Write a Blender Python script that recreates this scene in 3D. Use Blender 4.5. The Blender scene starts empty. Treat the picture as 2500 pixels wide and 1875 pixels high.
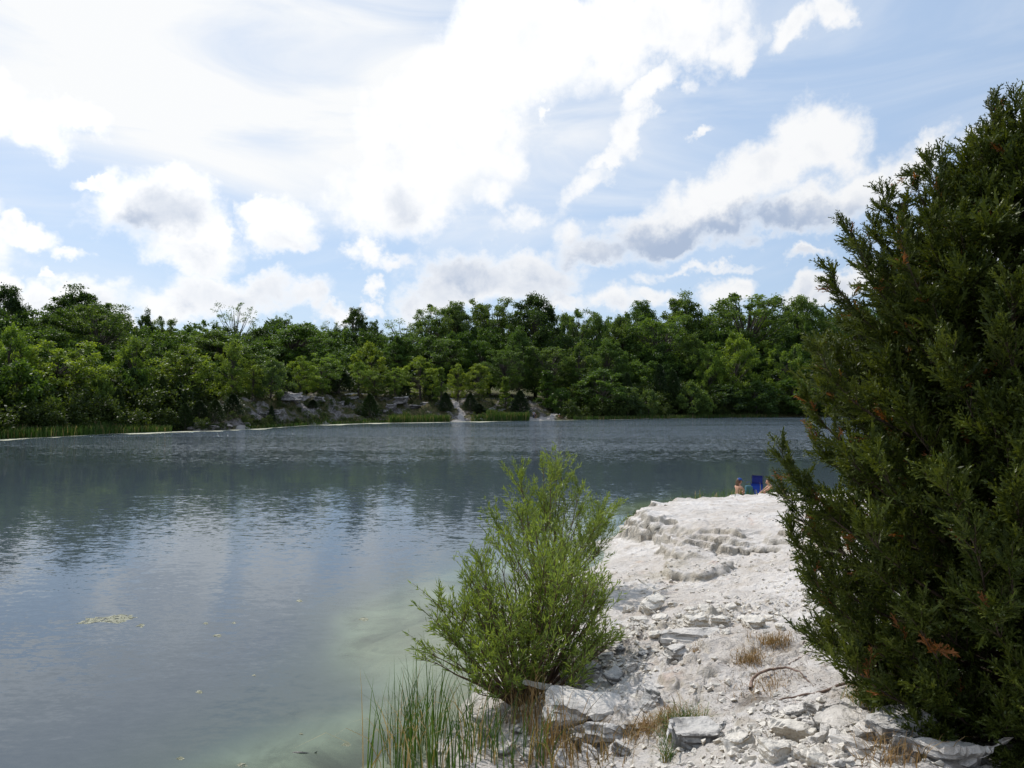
import bpy, bmesh, math, random
import numpy as np
from mathutils import Vector, Matrix

# ------------------------------------------------------------------ camera, sky, sun, exposure
R = math.radians
F, CX, CY = 1785.0, 1250.0, 937.5          # focal length and centre, in pixels of the 2500 px photograph
CAMZ, PITCH = 4.5, math.atan(35.5 / 1785.0)
SUN_AZ, SUN_EL = R(-42), R(50)             # azimuth measured from +Y towards +X
EXPOSURE = 0.0
sc = bpy.context.scene
COL = sc.collection
cam = bpy.data.objects.new('camera', bpy.data.cameras.new('camera'))
COL.objects.link(cam)
cam.location = (0, 0, CAMZ)
cam.rotation_euler = (R(90) + PITCH, 0, 0)
cam.data.sensor_width = 36
cam.data.lens = 36 * F / 2500.0
cam.data.clip_start = 0.05
cam.data.clip_end = 6000
sc.camera = cam
sc.view_settings.view_transform = 'Standard'
sc.view_settings.look = 'None'
sc.view_settings.exposure = EXPOSURE
sc.view_settings.gamma = 1
sc.cycles.max_bounces = 7
sc.cycles.transparent_max_bounces = 10
sc.cycles.use_denoising = True
try:
    sc.cycles.denoiser = 'OPENIMAGEDENOISE'
except Exception:
    pass

def ray(px, py):
    a, up = px - CX, CY - py
    return (a, F * math.cos(PITCH) - up * math.sin(PITCH), F * math.sin(PITCH) + up * math.cos(PITCH))

def at(px, py, D):
    r = ray(px, py)
    return Vector((r[0] / r[1] * D, D, CAMZ + r[2] / r[1] * D))

def on_z(px, py, z):
    r = ray(px, py)
    D = (z - CAMZ) / (r[2] / r[1])
    return Vector((r[0] / r[1] * D, D, z))

sun = bpy.data.objects.new('sun', bpy.data.lights.new('sun', 'SUN'))
COL.objects.link(sun)
sun.data.energy = 3.5
sun.data.angle = R(0.6)
sun.data.color = (1.0, 0.955, 0.89)
sdir = Vector((math.sin(SUN_AZ) * math.cos(SUN_EL), math.cos(SUN_AZ) * math.cos(SUN_EL), math.sin(SUN_EL)))
sun.rotation_euler = sdir.to_track_quat('Z', 'Y').to_euler()
sun.location = sdir * 50

class NT:
    """tiny helper around a node tree"""
    def __init__(s, t): s.t = t; s.n = t.nodes; s.l = t.links
    def add(s, kind, ins=None, **kw):
        n = s.n.new(kind)
        for k, v in kw.items(): setattr(n, k, v)
        for k, v in (ins or {}).items(): s.put(n, k, v)
        return n
    def put(s, n, k, v):
        if isinstance(v, bpy.types.Node): v = v.outputs[0]
        if isinstance(v, bpy.types.NodeSocket): s.l.new(v, n.inputs[k])
        else: n.inputs[k].default_value = v
    def m(s, op, a, b=None, c=None, clamp=False):
        n = s.n.new('ShaderNodeMath'); n.operation = op; n.use_clamp = clamp
        s.put(n, 0, a)
        if b is not None: s.put(n, 1, b)
        if c is not None: s.put(n, 2, c)
        return n.outputs[0]
    def rng(s, v, a, b, c=0.0, d=1.0, smooth=True):
        n = s.n.new('ShaderNodeMapRange')
        n.interpolation_type = 'SMOOTHSTEP' if smooth else 'LINEAR'
        s.put(n, 0, v)
        for i, x in enumerate((a, b, c, d)): s.put(n, i + 1, x)
        return n.outputs[0]
    def mix(s, f, a, b, mode='MIX'):
        n = s.n.new('ShaderNodeMix'); n.data_type = 'RGBA'; n.blend_type = mode
        s.put(n, 0, f); s.put(n, 6, a); s.put(n, 7, b)
        return n.outputs[2]
    def noise(s, vec, scale, detail=4, rough=0.55, dist=0.0, dims='3D'):
        n = s.n.new('ShaderNodeTexNoise'); n.noise_dimensions = dims
        if vec is not None: s.put(n, 'Vector', vec)
        s.put(n, 'Scale', scale); s.put(n, 'Detail', detail); s.put(n, 'Roughness', rough); s.put(n, 'Distortion', dist)
        return n.outputs[0]
    def mapping(s, vec, loc=(0, 0, 0), rot=(0, 0, 0), scale=(1, 1, 1), kind='POINT'):
        n = s.n.new('ShaderNodeMapping'); n.vector_type = kind
        s.put(n, 'Vector', vec); s.put(n, 'Location', loc); s.put(n, 'Rotation', rot); s.put(n, 'Scale', scale)
        return n.outputs[0]

# ---- the sky: physical sky plus cumulus and a cirrus veil, laid out by compass direction and elevation
world = bpy.data.worlds.new("World")
sc.world = world
world.use_nodes = True
world.node_tree.nodes.clear()
w = NT(world.node_tree)
K = 2500 / 2212.0
def azel(x, y):                      # of a spot in the sky
    r = ray(x * K, y * K)
    return math.atan2(r[0], r[1]), math.atan2(r[2], math.hypot(r[0], r[1]))
# (x, y, half width, half height, tilt, strength)
CUMULUS = [
 (850,425,165,110,0,1.05),(930,300,165,130,0,1.1),(1010,190,140,130,20,1.1),(1150,90,230,150,10,1.15),(1300,55,190,110,0,1.1),
 (1480,35,190,95,0,1.05),(1570,90,95,55,25,1),(1080,330,80,110,0,.85),
 (1735,60,100,38,22,1),(1805,15,45,45,0,1),
 (1410,180,80,30,25,.9),(1375,270,42,62,-20,.95),(1310,325,85,26,30,.9),(1500,290,34,14,30,.75),(960,130,22,14,0,.8),(1172,255,12,24,0,.75),
 (1760,300,115,85,0,1.1),(1650,370,150,80,25,1.1),(1550,440,190,80,12,1.1),(1430,500,180,66,5,1.05),(1290,540,130,50,0,1),
 (1720,470,170,55,8,1.0),(1860,400,150,48,28,.95),(1990,345,100,34,25,.95),(1225,500,60,45,0,.85),
 (345,455,145,85,0,1.1),(395,400,75,55,0,1.05),(405,540,130,55,0,1.0),(460,500,55,65,0,1),
 (610,480,100,70,0,1.05),(555,435,50,32,0,.95),(645,525,62,36,0,.95),
 (530,630,180,52,0,1.1),(400,650,100,38,0,1),(650,640,65,40,0,1),(720,680,70,26,0,.95),
 (150,645,130,52,0,1.08),(40,655,100,42,0,1.05),(-10,600,32,42,0,1),(245,685,50,32,0,.95),(85,578,14,18,0,.8),
 (75,495,66,30,0,.95),(165,540,50,18,-15,.85),(200,382,55,17,0,.9),(50,255,95,52,0,.9),(160,235,75,40,0,.88),
 (1020,605,190,72,0,1.1),(930,650,90,58,0,1.05),(1160,600,110,62,0,1.05),(1215,650,60,30,0,.95),
 (795,545,44,52,0,.97),(845,575,48,32,0,.92),(810,628,20,24,0,.85),(800,665,34,16,0,.8),
 (1320,652,95,42,0,1.0),(1410,640,70,27,0,.97),(1565,645,70,42,0,1.0),(1770,640,100,36,15,1.0),(1870,600,75,34,20,.98),(1735,560,52,18,0,.88),
 (1150,470,120,34,18,.72),(1250,395,110,30,30,.78),(1060,430,60,50,0,.8),(1380,600,60,20,0,.7),(1480,585,220,14,0,.62),(2080,560,160,60,20,1),(2150,300,70,30,30,.9),
 (2400,480,240,90,10,1.1),(-250,480,200,90,0,1.1),(-200,180,260,80,0,1.0),(2650,200,260,120,20,1.1)]
SHADE = [(300,490,62,28,28,1.0),(365,455,60,34,20,.75),(415,550,60,24,0,.45),(640,530,60,26,0,.4),(560,640,150,36,0,.5),(640,675,60,14,0,.4),
 (875,440,45,36,60,.6),(870,335,55,42,70,.28),(1000,595,120,40,0,.75),(930,640,80,40,0,.6),(1170,610,100,40,0,.6),(1560,512,250,34,3,1.5),
 (1430,520,170,34,0,.9),(1285,555,100,24,0,.85),(1700,500,150,24,5,.9),(1850,450,130,26,20,.45),(180,660,100,26,0,.45),(1740,566,40,9,0,.6),
 (1770,655,90,22,10,.3),(1330,668,70,16,0,.35)]
tc = w.add('ShaderNodeTexCoord')
nrm = w.add('ShaderNodeVectorMath', {0: tc.outputs['Generated']}, operation='NORMALIZE').outputs[0]
sep = w.add('ShaderNodeSeparateXYZ', {0: nrm})
X, Y, Z = sep.outputs
az = w.m('ARCTAN2', X, Y); el = w.m('ARCSINE', Z)
ae = w.add('ShaderNodeCombineXYZ', {0: az, 1: el}).outputs[0]
# edge noise bends the coordinates so that outlines billow
wn = w.add('ShaderNodeTexNoise', {'Vector': ae, 'Scale': 9.0, 'Detail': 5.0, 'Roughness': 0.6})
off = w.add('ShaderNodeVectorMath', {0: wn.outputs[1], 1: (0.5, 0.5, 0.5)}, operation='SUBTRACT').outputs[0]
off = w.add('ShaderNodeVectorMath', {0: off, 3: 0.10}, operation='SCALE').outputs[0]
aew = w.add('ShaderNodeVectorMath', {0: ae, 1: off}, operation='ADD').outputs[0]
wn2 = w.add('ShaderNodeTexNoise', {'Vector': ae, 'Scale': 30.0, 'Detail': 6.0, 'Roughness': 0.65})
off2 = w.add('ShaderNodeVectorMath', {0: wn2.outputs[1], 1: (0.5, 0.5, 0.5)}, operation='SUBTRACT').outputs[0]
aew = w.add('ShaderNodeVectorMath', {0: off2, 1: (.04, .04, 0), 2: aew}, operation='MULTIPLY_ADD').outputs[0]
aew = w.add('ShaderNodeVectorMath', {0: aew, 1: (1, 1, 0)}, operation='MULTIPLY').outputs[0]
def blobs(lst, vec, soft):
    acc = None
    for (x, y, rx, ry, rot, st) in lst:
        a, e = azel(x, y)
        # tilt: up to the right
        v_ = vec if acc is None else w.add('ShaderNodeVectorMath', {0: acc, 1: (1e-9, 1e-9, 0), 2: vec}, operation='MULTIPLY_ADD').outputs[0]
        q = w.mapping(v_, (a, e, 0), (0, 0, R(rot)), (rx * K / F, ry * K / F, 1), 'TEXTURE')
        ln = w.add('ShaderNodeVectorMath', {0: q}, operation='LENGTH').outputs[1]
        f = w.m('MULTIPLY_ADD', w.m('POWER', ln, 1.6), -st * .62, st)
        if acc is None: acc = f
        else:
            n = w.n.new('ShaderNodeMath'); n.operation = 'SMOOTH_MAX'
            w.put(n, 0, acc); w.put(n, 1, f); w.put(n, 2, soft); acc = n.outputs[0]
    return acc
field = blobs([(a0, b0, c0 * .95, d0 * .95, e0, f0) for (a0, b0, c0, d0, e0, f0) in CUMULUS], aew, 0.06)
# beyond the framed piece of sky, broken cloud everywhere else
hi = w.noise(w.mapping(nrm, scale=(1, 1, 1.6)), 2.6, 3, .5)
hif = w.m('MULTIPLY', w.rng(hi, .50, .66), w.m('MAXIMUM', w.rng(el, .50, .62), w.rng(w.m('ABSOLUTE', az), .85, 1.0)))
field = w.m('MAXIMUM', field, w.m('MULTIPLY', hif, .95))
fine = w.noise(ae, 26.0, 8, .62, .25)
mid = w.noise(ae, 8.0, 6, .58, .15)
fsum = w.m('ADD', field, w.m('ADD', w.m('MULTIPLY_ADD', fine, .80, -.40), w.m('MULTIPLY_ADD', mid, .95, -.475)))
dens = w.rng(fsum, .29, .84)
thick = w.rng(fsum, .55, 1.1)
aew2 = w.add('ShaderNodeVectorMath', {0: dens, 1: (1e-9, 1e-9, 0), 2: aew}, operation='MULTIPLY_ADD').outputs[0]
shade = blobs([(a0, b0, c0 * 1.25, d0 * 1.3, e0, f0 * .85) for (a0, b0, c0, d0, e0, f0) in SHADE], aew2, 0.15)
shade = w.m('MULTIPLY', w.rng(w.m('ADD', shade, w.m('MULTIPLY_ADD', fine, .5, -.25)), -.02, 1.15), w.rng(fsum, .45, .85))
billow = w.m('MULTIPLY', w.rng(w.noise(ae, 17.0, 6, .6, .3), .47, .68), thick)
lowness = w.rng(el, .03, .30, 1.0, 0.0)
shade = w.m('ADD', shade, w.m('MULTIPLY', billow, w.m('MULTIPLY_ADD', lowness, .30, .16)))
# cirrus veil: streaks falling to the right, thickest up and to the left
stv = w.mapping(ae, rot=(0, 0, R(9)), scale=(1.6, 6.5, 1))
streak = w.noise(stv, 1.5, 6, .55, .8)
va, ve = azel(420, 110)
vq = w.mapping(ae, (va, ve, 0), (0, 0, R(-8)), (1050 * K / F, 285 * K / F, 1), 'TEXTURE')
vl = w.add('ShaderNodeVectorMath', {0: vq}, operation='LENGTH').outputs[1]
vmask = w.rng(vl, .55, 1.1, 1.0, 0.0)
veil = w.m('MULTIPLY', w.rng(streak, .12, .55), vmask)
veil = w.m('ADD', w.m('MULTIPLY', veil, .80), w.m('MULTIPLY', w.rng(streak, .38, .72), w.rng(el, 0.02, .25, .10, .42)), clamp=True)
sky = w.add('ShaderNodeTexSky', sky_type='NISHITA', sun_disc=False, sun_elevation=SUN_EL, sun_rotation=SUN_AZ,
            altitude=200, air_density=1.0, dust_density=1.2, ozone_density=2.0)
ST = 0.11
lift = 1.0 / ST
# glow of the bright air nearer the sun
sd = w.add('ShaderNodeVectorMath', {0: nrm, 1: tuple(sdir)}, operation='DOT_PRODUCT').outputs[1]
near = w.rng(sd, .50, 1.0, 0.0, 1.0)
front = w.rng(sd, -.45, .55, .38, 1.0)
base = w.mix(.62, sky, (.57 * lift, .745 * lift, 1.0 * lift, 1))
veilc = (.96 * lift, .975 * lift, .99 * lift, 1)
c1 = w.mix(veil, base, veilc)
lit = w.mix(near, (.95 * lift, .96 * lift, .975 * lift, 1), (1.18 * lift, 1.18 * lift, 1.18 * lift, 1))
ccol = w.mix(w.m('MINIMUM', shade, 1.0), lit, (.43 * lift, .52 * lift, .68 * lift, 1))
c2 = w.mix(dens, c1, ccol)
c2 = w.mix(1.0, c2, w.add('ShaderNodeCombineColor', {0: front, 1: front, 2: w.m('POWER', front, .95)}), 'MULTIPLY')
bg = w.add('ShaderNodeBackground', {'Color': c2, 'Strength': ST})
w.add('ShaderNodeOutputWorld', {'Surface': bg})
try:
    world.cycles.sampling_method = 'MANUAL'; world.cycles.sample_map_resolution = 1024
except Exception:
    pass

# ------------------------------------------------------------------ numpy helpers
rs = np.random.RandomState(7)
_T = rs.rand(64, 64, 64)
def vnoise(x, y, z):
    x, y, z = np.broadcast_arrays(np.asarray(x, float), np.asarray(y, float), np.asarray(z, float))
    xi, yi, zi = np.floor(x), np.floor(y), np.floor(z)
    fx, fy, fz = x - xi, y - yi, z - zi
    fx, fy, fz = [f * f * f * (f * (f * 6 - 15) + 10) for f in (fx, fy, fz)]
    xi, yi, zi = xi.astype(int), yi.astype(int), zi.astype(int)
    def g(a, b, c): return _T[(xi + a) & 63, (yi + b) & 63, (zi + c) & 63]
    l = lambda a, b, t: a + (b - a) * t
    return l(l(l(g(0,0,0), g(1,0,0), fx), l(g(0,1,0), g(1,1,0), fx), fy), l(l(g(0,0,1), g(1,0,1), fx), l(g(0,1,1), g(1,1,1), fx), fy), fz) * 2 - 1
def fbm(x, y, z=0.0, oct=4, gain=.5):
    a, s, f = 1.0, 0.0, 1.0
    for i in range(oct):
        s = s + a * vnoise(x * f + 17.3 * i, y * f + 5.1 * i, z * f + 9.7 * i); a *= gain; f *= 2.03
    return s
def sstep(a, b, v):
    t = np.clip((v - a) / (b - a), 0, 1); return t * t * (3 - 2 * t)
def seg_dist(x, y, poly, closed=False):
    d = np.full(np.shape(x), 1e9)
    pts = list(poly) + ([poly[0]] if closed else [])
    for (ax, ay), (bx, by) in zip(pts[:-1], pts[1:]):
        vx, vy = bx - ax, by - ay
        t = np.clip(((x - ax) * vx + (y - ay) * vy) / (vx * vx + vy * vy + 1e-9), 0, 1)
        d = np.minimum(d, np.hypot(x - ax - t * vx, y - ay - t * vy))
    return d
def inside(x, y, poly):
    c = np.zeros(np.shape(x), bool)
    n = len(poly)
    for i in range(n):
        ax, ay = poly[i]; bx, by = poly[(i + 1) % n]
        c ^= ((ay > y) != (by > y)) & (x < (bx - ax) * (y - ay) / (by - ay + 1e-12) + ax)
    return c
def sdist(x, y, poly):
    d = seg_dist(x, y, poly, True); return np.where(inside(x, y, poly), d, -d)

def np_mesh(name, V, faces, mats, parent=None, attrs=None, smooth=False):
    """faces: int array (N,3 or 4)"""
    V = np.asarray(V, np.float32); faces = np.asarray(faces, np.int32)
    me = bpy.data.meshes.new(name)
    me.vertices.add(len(V)); me.vertices.foreach_set('co', V.ravel())
    n, k = faces.shape
    me.loops.add(n * k); me.loops.foreach_set('vertex_index', faces.ravel())
    me.polygons.add(n)
    me.polygons.foreach_set('loop_start', np.arange(0, n * k, k, dtype=np.int32))
    me.polygons.foreach_set('loop_total', np.full(n, k, np.int32))
    me.polygons.foreach_set('use_smooth', np.full(n, smooth))
    me.update(calc_edges=True)
    for (an, dom, arr) in (attrs or []):
        a = me.attributes.new(an, 'FLOAT', dom); a.data.foreach_set('value', np.asarray(arr, np.float32).ravel())
    for m in (mats if isinstance(mats, (list, tuple)) else [mats]): me.materials.append(m)
    if parent is False: return me
    ob = bpy.data.objects.new(name, me); COL.objects.link(ob)
    if parent is not None: ob.parent = parent
    return ob

def tag(o, label=None, cat=None, group=None, kind=None):
    if label: o['label'] = label
    if cat: o['category'] = cat
    if group: o['group'] = group
    if kind: o['kind'] = kind
    return o
def empty(name, loc, label=None, cat=None, group=None, rz=0, scale=(1, 1, 1)):
    o = bpy.data.objects.new(name, None); COL.objects.link(o)
    o.empty_display_size = .2
    o.location = loc; o.rotation_euler = (0, 0, rz); o.scale = scale
    return tag(o, label, cat, group)
def link(name, me, parent=None):
    o = bpy.data.objects.new(name, me); COL.objects.link(o)
    if parent is not None: o.parent = parent
    return o

def tubes(paths, sides=6):
    """paths: list of (points Nx3, radii N) -> V, F(quads)"""
    Vs, Fs, o = [], [], 0
    ang = np.arange(sides) * 2 * math.pi / sides
    for P, r in paths:
        P = np.asarray(P, float); r = np.asarray(r, float); n = len(P)
        T = np.gradient(P, axis=0); T /= np.linalg.norm(T, axis=1)[:, None] + 1e-9
        up = np.where(np.abs(T[:, 2:3]) > .9, np.array([[1., 0, 0]]), np.array([[0, 0, 1.]]))
        A = np.cross(T, up); A /= np.linalg.norm(A, axis=1)[:, None] + 1e-9
        B = np.cross(T, A)
        ring = P[:, None, :] + r[:, None, None] * (np.cos(ang)[None, :, None] * A[:, None, :] + np.sin(ang)[None, :, None] * B[:, None, :])
        Vs.append(ring.reshape(-1, 3))
        i = np.arange(n - 1)[:, None] * sides; j = np.arange(sides)[None, :]; j2 = (j + 1) % sides
        Fs.append(np.stack([i + j, i + j2, i + sides + j2, i + sides + j], -1).reshape(-1, 4) + o)
        o += n * sides
    return np.concatenate(Vs), np.concatenate(Fs)

def unit(v): return v / (np.linalg.norm(v, axis=-1, keepdims=True) + 1e-9)
def leaves(C, Dv, length, width, rnd, kite=.45):
    """one kite-shaped leaf per centre, along Dv, rolled at random"""
    n = len(C); Dv = unit(Dv)
    S = unit(np.cross(Dv, rnd.normal(size=(n, 3))))
    L = np.reshape(length * np.ones(n), (n, 1)); W = np.reshape(width * np.ones(n), (n, 1))
    V = np.stack([C, C + Dv * L * kite + S * W / 2, C + Dv * L, C + Dv * L * kite - S * W / 2], 1).reshape(-1, 3)
    return V, np.arange(n * 4).reshape(n, 4)

# ------------------------------------------------------------------ materials
def mat(name):
    m = bpy.data.materials.new(name); m.use_nodes = True
    m.node_tree.nodes.clear()
    return m, NT(m.node_tree)
def finish(t, sh, disp=None):
    t.add('ShaderNodeOutputMaterial', {'Surface': sh})
def plain(name, col, rough=.7, var=.15, scale=8, bump=0, spec=.3, metal=0):
    m, t = mat(name)
    tcn = t.add('ShaderNodeTexCoord').outputs['Object']
    n = t.noise(tcn, scale, 5)
    c = t.mix(t.rng(n, .3, .7), tuple(x * (1 - var) for x in col[:3]) + (1,), tuple(min(1, x * (1 + var)) for x in col[:3]) + (1,))
    b = t.add('ShaderNodeBsdfPrincipled', {'Base Color': c, 'Roughness': rough, 'Specular IOR Level': spec, 'Metallic': metal})
    if bump:
        t.put(b, 'Normal', t.add('ShaderNodeBump', {'Height': t.noise(tcn, scale * 4, 6), 'Strength': bump, 'Distance': .02}))
    finish(t, b); return m

def leaf_mat(name, dark, light, brown=None, trans=.4, objcol=False, rough=.5, tr_tint=(1.25, 1.15, .45)):
    m, t = mat(name)
    a = t.add('ShaderNodeAttribute', attribute_name='tint').outputs['Fac']
    c = t.mix(t.rng(a, 0, 1, smooth=False), dark + (1,), light + (1,))
    if objcol:
        oi = t.add('ShaderNodeObjectInfo')
        c = t.mix(1.0, c, oi.outputs['Color'], 'MULTIPLY')
    if brown is not None:
        b = t.add('ShaderNodeAttribute', attribute_name='dead').outputs['Fac']
        c = t.mix(b, c, brown + (1,))
    d = t.add('ShaderNodeBsdfPrincipled', {'Base Color': c, 'Roughness': rough, 'Specular IOR Level': .35})
    tc_ = t.mix(1.0, c, tr_tint + (1,), 'MULTIPLY')
    tr = t.add('ShaderNodeBsdfTranslucent', {'Color': tc_})
    mx = t.add('ShaderNodeMixShader', {0: trans, 1: d, 2: tr})
    finish(t, mx); return m

M_LEAF = leaf_mat('tree_leaves', (.068, .112, .032), (.150, .214, .052), trans=.46, objcol=True)
M_CEDAR_FAR = leaf_mat('far_cedar_leaves', (.018, .036, .012), (.045, .078, .022), trans=.1, objcol=True)
M_WILLOW = leaf_mat('willow_leaves', (.095, .155, .034), (.225, .305, .072), trans=.46, rough=.42)
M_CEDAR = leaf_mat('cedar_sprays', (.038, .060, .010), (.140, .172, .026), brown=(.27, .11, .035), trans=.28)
M_REED = leaf_mat('reed_blades', (.030, .080, .012), (.10, .18, .03), brown=(.46, .33, .19), trans=.3)
M_DRY = leaf_mat('dry_stalks', (.10, .07, .03), (.16, .13, .04), brown=(.38, .24, .11), trans=.2)
M_BARK = plain('bark', (.085, .062, .045), .9, .4, 14, .6)
M_BARK_FAR = plain('far_bark', (.10, .085, .070), .9, .3, 2)
M_WSTEM = plain('willow_stems', (.12, .075, .05), .8, .4, 14, .3)
M_ROOT = plain('root_wood', (.20, .14, .11), .85, .4, 20, .5)

# chalky limestone ground
def ground_mat(name, near=True):
    m, t = mat(name)
    pos = t.add('ShaderNodeNewGeometry').outputs['Position']
    nz = t.add('ShaderNodeSeparateXYZ', {0: t.add('ShaderNodeNewGeometry').outputs['Normal']}).outputs[2]
    n1 = t.noise(pos, .55, 5, .6); n2 = t.noise(pos, 3.2, 7, .62); n3 = t.noise(pos, 22, 8, .7)
    c = t.mix(t.rng(n1, .35, .65), (.63, .58, .53, 1), (.80, .76, .72, 1))
    c = t.mix(t.m('MULTIPLY', t.rng(n2, .47, .70), .72), c, (.52, .45, .375, 1))
    pink = t.m('MULTIPLY', t.rng(t.noise(pos, .8, 4, .6, 1.0), .60, .72), .45)
    c = t.mix(pink, c, (.62, .44, .34, 1))
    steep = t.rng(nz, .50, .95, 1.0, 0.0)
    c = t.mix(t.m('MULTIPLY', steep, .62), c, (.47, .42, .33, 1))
    grit = t.rng(n3, .60, .74)
    c = t.mix(t.m('MULTIPLY', grit, .55), c, (.33, .28, .23, 1))
    rb_ = t.add('ShaderNodeAttribute', attribute_name='rubbly').outputs['Fac']
    c = t.mix(t.m('MULTIPLY', t.rng(t.m('ADD', rb_, t.m('MULTIPLY_ADD', n2, 1.4, -.7)), .30, .85), .65), c, (.50, .45, .36, 1))
    lit_ = t.add('ShaderNodeAttribute', attribute_name='litter').outputs['Fac']
    ln = t.noise(pos, 9.0, 8, .72)
    c = t.mix(t.m('MULTIPLY', t.rng(t.m('ADD', lit_, t.m('MULTIPLY_ADD', ln, 1.3, -.65)), .35, .85), .75), c, (.20, .165, .13, 1))
    wet = t.add('ShaderNodeAttribute', attribute_name='wet').outputs['Fac']
    c = t.mix(t.m('MULTIPLY', wet, .55), c, (.36, .36, .29, 1))
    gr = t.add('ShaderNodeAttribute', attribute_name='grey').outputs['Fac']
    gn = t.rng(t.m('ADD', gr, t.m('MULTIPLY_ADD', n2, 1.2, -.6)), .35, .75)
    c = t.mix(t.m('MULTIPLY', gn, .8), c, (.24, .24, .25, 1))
    b = t.add('ShaderNodeBsdfPrincipled', {'Base Color': c, 'Roughness': .95, 'Specular IOR Level': .15})
    h = t.m('ADD', t.m('MULTIPLY', n3, .35), t.noise(pos, 7, 8, .68, .3))
    bp = t.add('ShaderNodeBump', {'Height': h, 'Strength': 1.0, 'Distance': .11})
    t.put(b, 'Normal', bp)
    finish(t, b); return m
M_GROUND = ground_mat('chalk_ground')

def rock_mat(name, pale, grey, amt=.5):
    m, t = mat(name)
    pos = t.add('ShaderNodeNewGeometry').outputs['Position']
    strat = t.noise(t.mapping(pos, rot=(.12, .08, 0), scale=(1, 1, 3.5)), 3.2, 6, .6)
    n2 = t.noise(pos, 4, 8, .68); n3 = t.noise(pos, 28, 6, .65)
    nz = t.add('ShaderNodeSeparateXYZ', {0: t.add('ShaderNodeNewGeometry').outputs['Normal']}).outputs[2]
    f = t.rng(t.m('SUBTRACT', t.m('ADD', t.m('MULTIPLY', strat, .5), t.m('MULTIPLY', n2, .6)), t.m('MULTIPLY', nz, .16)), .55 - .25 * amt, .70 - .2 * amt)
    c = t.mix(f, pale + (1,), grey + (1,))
    c = t.mix(t.m('MULTIPLY', t.rng(n3, .55, .7), .4), c, (.12, .12, .13, 1))
    b = t.add('ShaderNodeBsdfPrincipled', {'Base Color': c, 'Roughness': .95, 'Specular IOR Level': .1})
    bp = t.add('ShaderNodeBump', {'Height': t.m('ADD', strat, t.m('ADD', n2, t.m('MULTIPLY', n3, .25))), 'Strength': .8, 'Distance': .06})
    t.put(b, 'Normal', bp); finish(t, b); return m
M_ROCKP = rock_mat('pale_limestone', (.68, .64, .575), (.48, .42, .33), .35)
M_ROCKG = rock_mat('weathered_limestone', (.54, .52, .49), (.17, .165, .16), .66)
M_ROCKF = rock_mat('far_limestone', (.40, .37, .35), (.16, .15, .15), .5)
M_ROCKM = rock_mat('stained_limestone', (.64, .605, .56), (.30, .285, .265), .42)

# ------------------------------------------------------------------ near ground: chalk shelf
CTRL = [  # (pixel x, pixel y, height)
 (1480,1282,0),(1400,1330,0),(1310,1410,0),(1230,1500,0),(1150,1620,0),(1100,1720,0),(1030,1810,0),
 (1531,1292,.06),(1600,1338,.32),(1560,1400,.24),(1500,1350,.10),(1700,1400,.50),(1640,1440,.45),(1430,1400,.12),
 (1700,1460,.72),(1850,1450,.98),(1960,1450,1.15),(1850,1370,.80),(1960,1380,1.0),(1600,1500,.58),(1500,1500,.36),(1400,1480,.18),
 (1450,1600,.62),(1600,1600,.95),(1800,1600,1.25),(2000,1600,1.48),(2100,1700,1.62),(1900,1700,1.45),(1700,1700,1.2),
 (1500,1700,.78),(1360,1720,.42),(1250,1700,.15),(1300,1870,.22),(1420,1840,.45),(1540,1870,.85),(1700,1870,1.32),(1900,1870,1.66),
 (2200,1870,1.80),(2300,1700,1.62),(1170,1800,.04),(1350,1600,.30),(1300,1560,.15)]
pts = [tuple(on_z(*c)) for c in CTRL]
pts += [(0, 0, 2.9), (3, 0, 2.9), (7, 2, 2.5), (4.3, 6.2, 1.55), (5.5, 5, 1.7), (4.6, 4, 1.8), (-3, 0, 2.2), (-4, 3, -.4), (-3.5, 6, -1.0), (-1, 4.2, .5), (.6, 4.6, 1.0), (2.0, 3.5, 2.0), (8, 10, 2.3), (10, 15, 2.0), (13, 20, 1.4),
        (15, 27, .8), (9, 6, 2.5), (12, 28.5, .55), (6.2, 28.0, .35), (9, 29.5, .35), (5, 29, -.2), (4.0, 27, -.35), (9, 32, -.5), (15, 34, -.4), (3.0, 26, -.6), (20, 10, 3.0), (20, 25, 1.5), (24, 40, 0),
        (12, 40, -2.5), (4, 34, -2.2), (0, 26, -1.8), (1.5, 22, -.7), (-2.0, 14.7, -.3), (-1.6, 12.8, -.3), (-1.2, 11.5, -.3), (-3.3, 15, -.65), (-2.6, 13.3, -.4), (-1.6, 16.5, -.4), (-2.4, 8.9, -.25), (-3.4, 8.6, -.5), (-2.3, 11, -1.1), (-4.5, 14, -2.2), (-6, 20, -3), (-8, 10, -3), (-12, 30, -4), (-5, 8, -1.6), (-10, 4, -3), (-12, -5, -2), (0, 45, -4), (20, 48, -3.5), (10, -6, 3.2), (0, -6, 3.1),
        (30, 5, 3.2), (32, 30, 1.5), (34, 48, -.5)]
pts = np.array(pts)
def tps_fit(P):
    d = np.hypot(P[:, None, 0] - P[None, :, 0], P[:, None, 1] - P[None, :, 1])
    Kk = np.where(d > 0, d, 0) ** 1.0
    n = len(P); A = np.zeros((n + 3, n + 3)); A[:n, :n] = -Kk + np.eye(n) * .03
    A[:n, n] = 1; A[:n, n + 1:] = P[:, :2]; A[n, :n] = 1; A[n + 1:, :n] = P[:, :2].T
    return np.linalg.solve(A, np.concatenate([P[:, 2], np.zeros(3)]))
TW = tps_fit(pts)
def tps(x, y):
    s = TW[-3] + TW[-2] * x + TW[-1] * y
    for i, p in enumerate(pts): s = s - TW[i] * np.sqrt((x - p[0]) ** 2 + (y - p[1]) ** 2 + .05)
    return s
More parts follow.
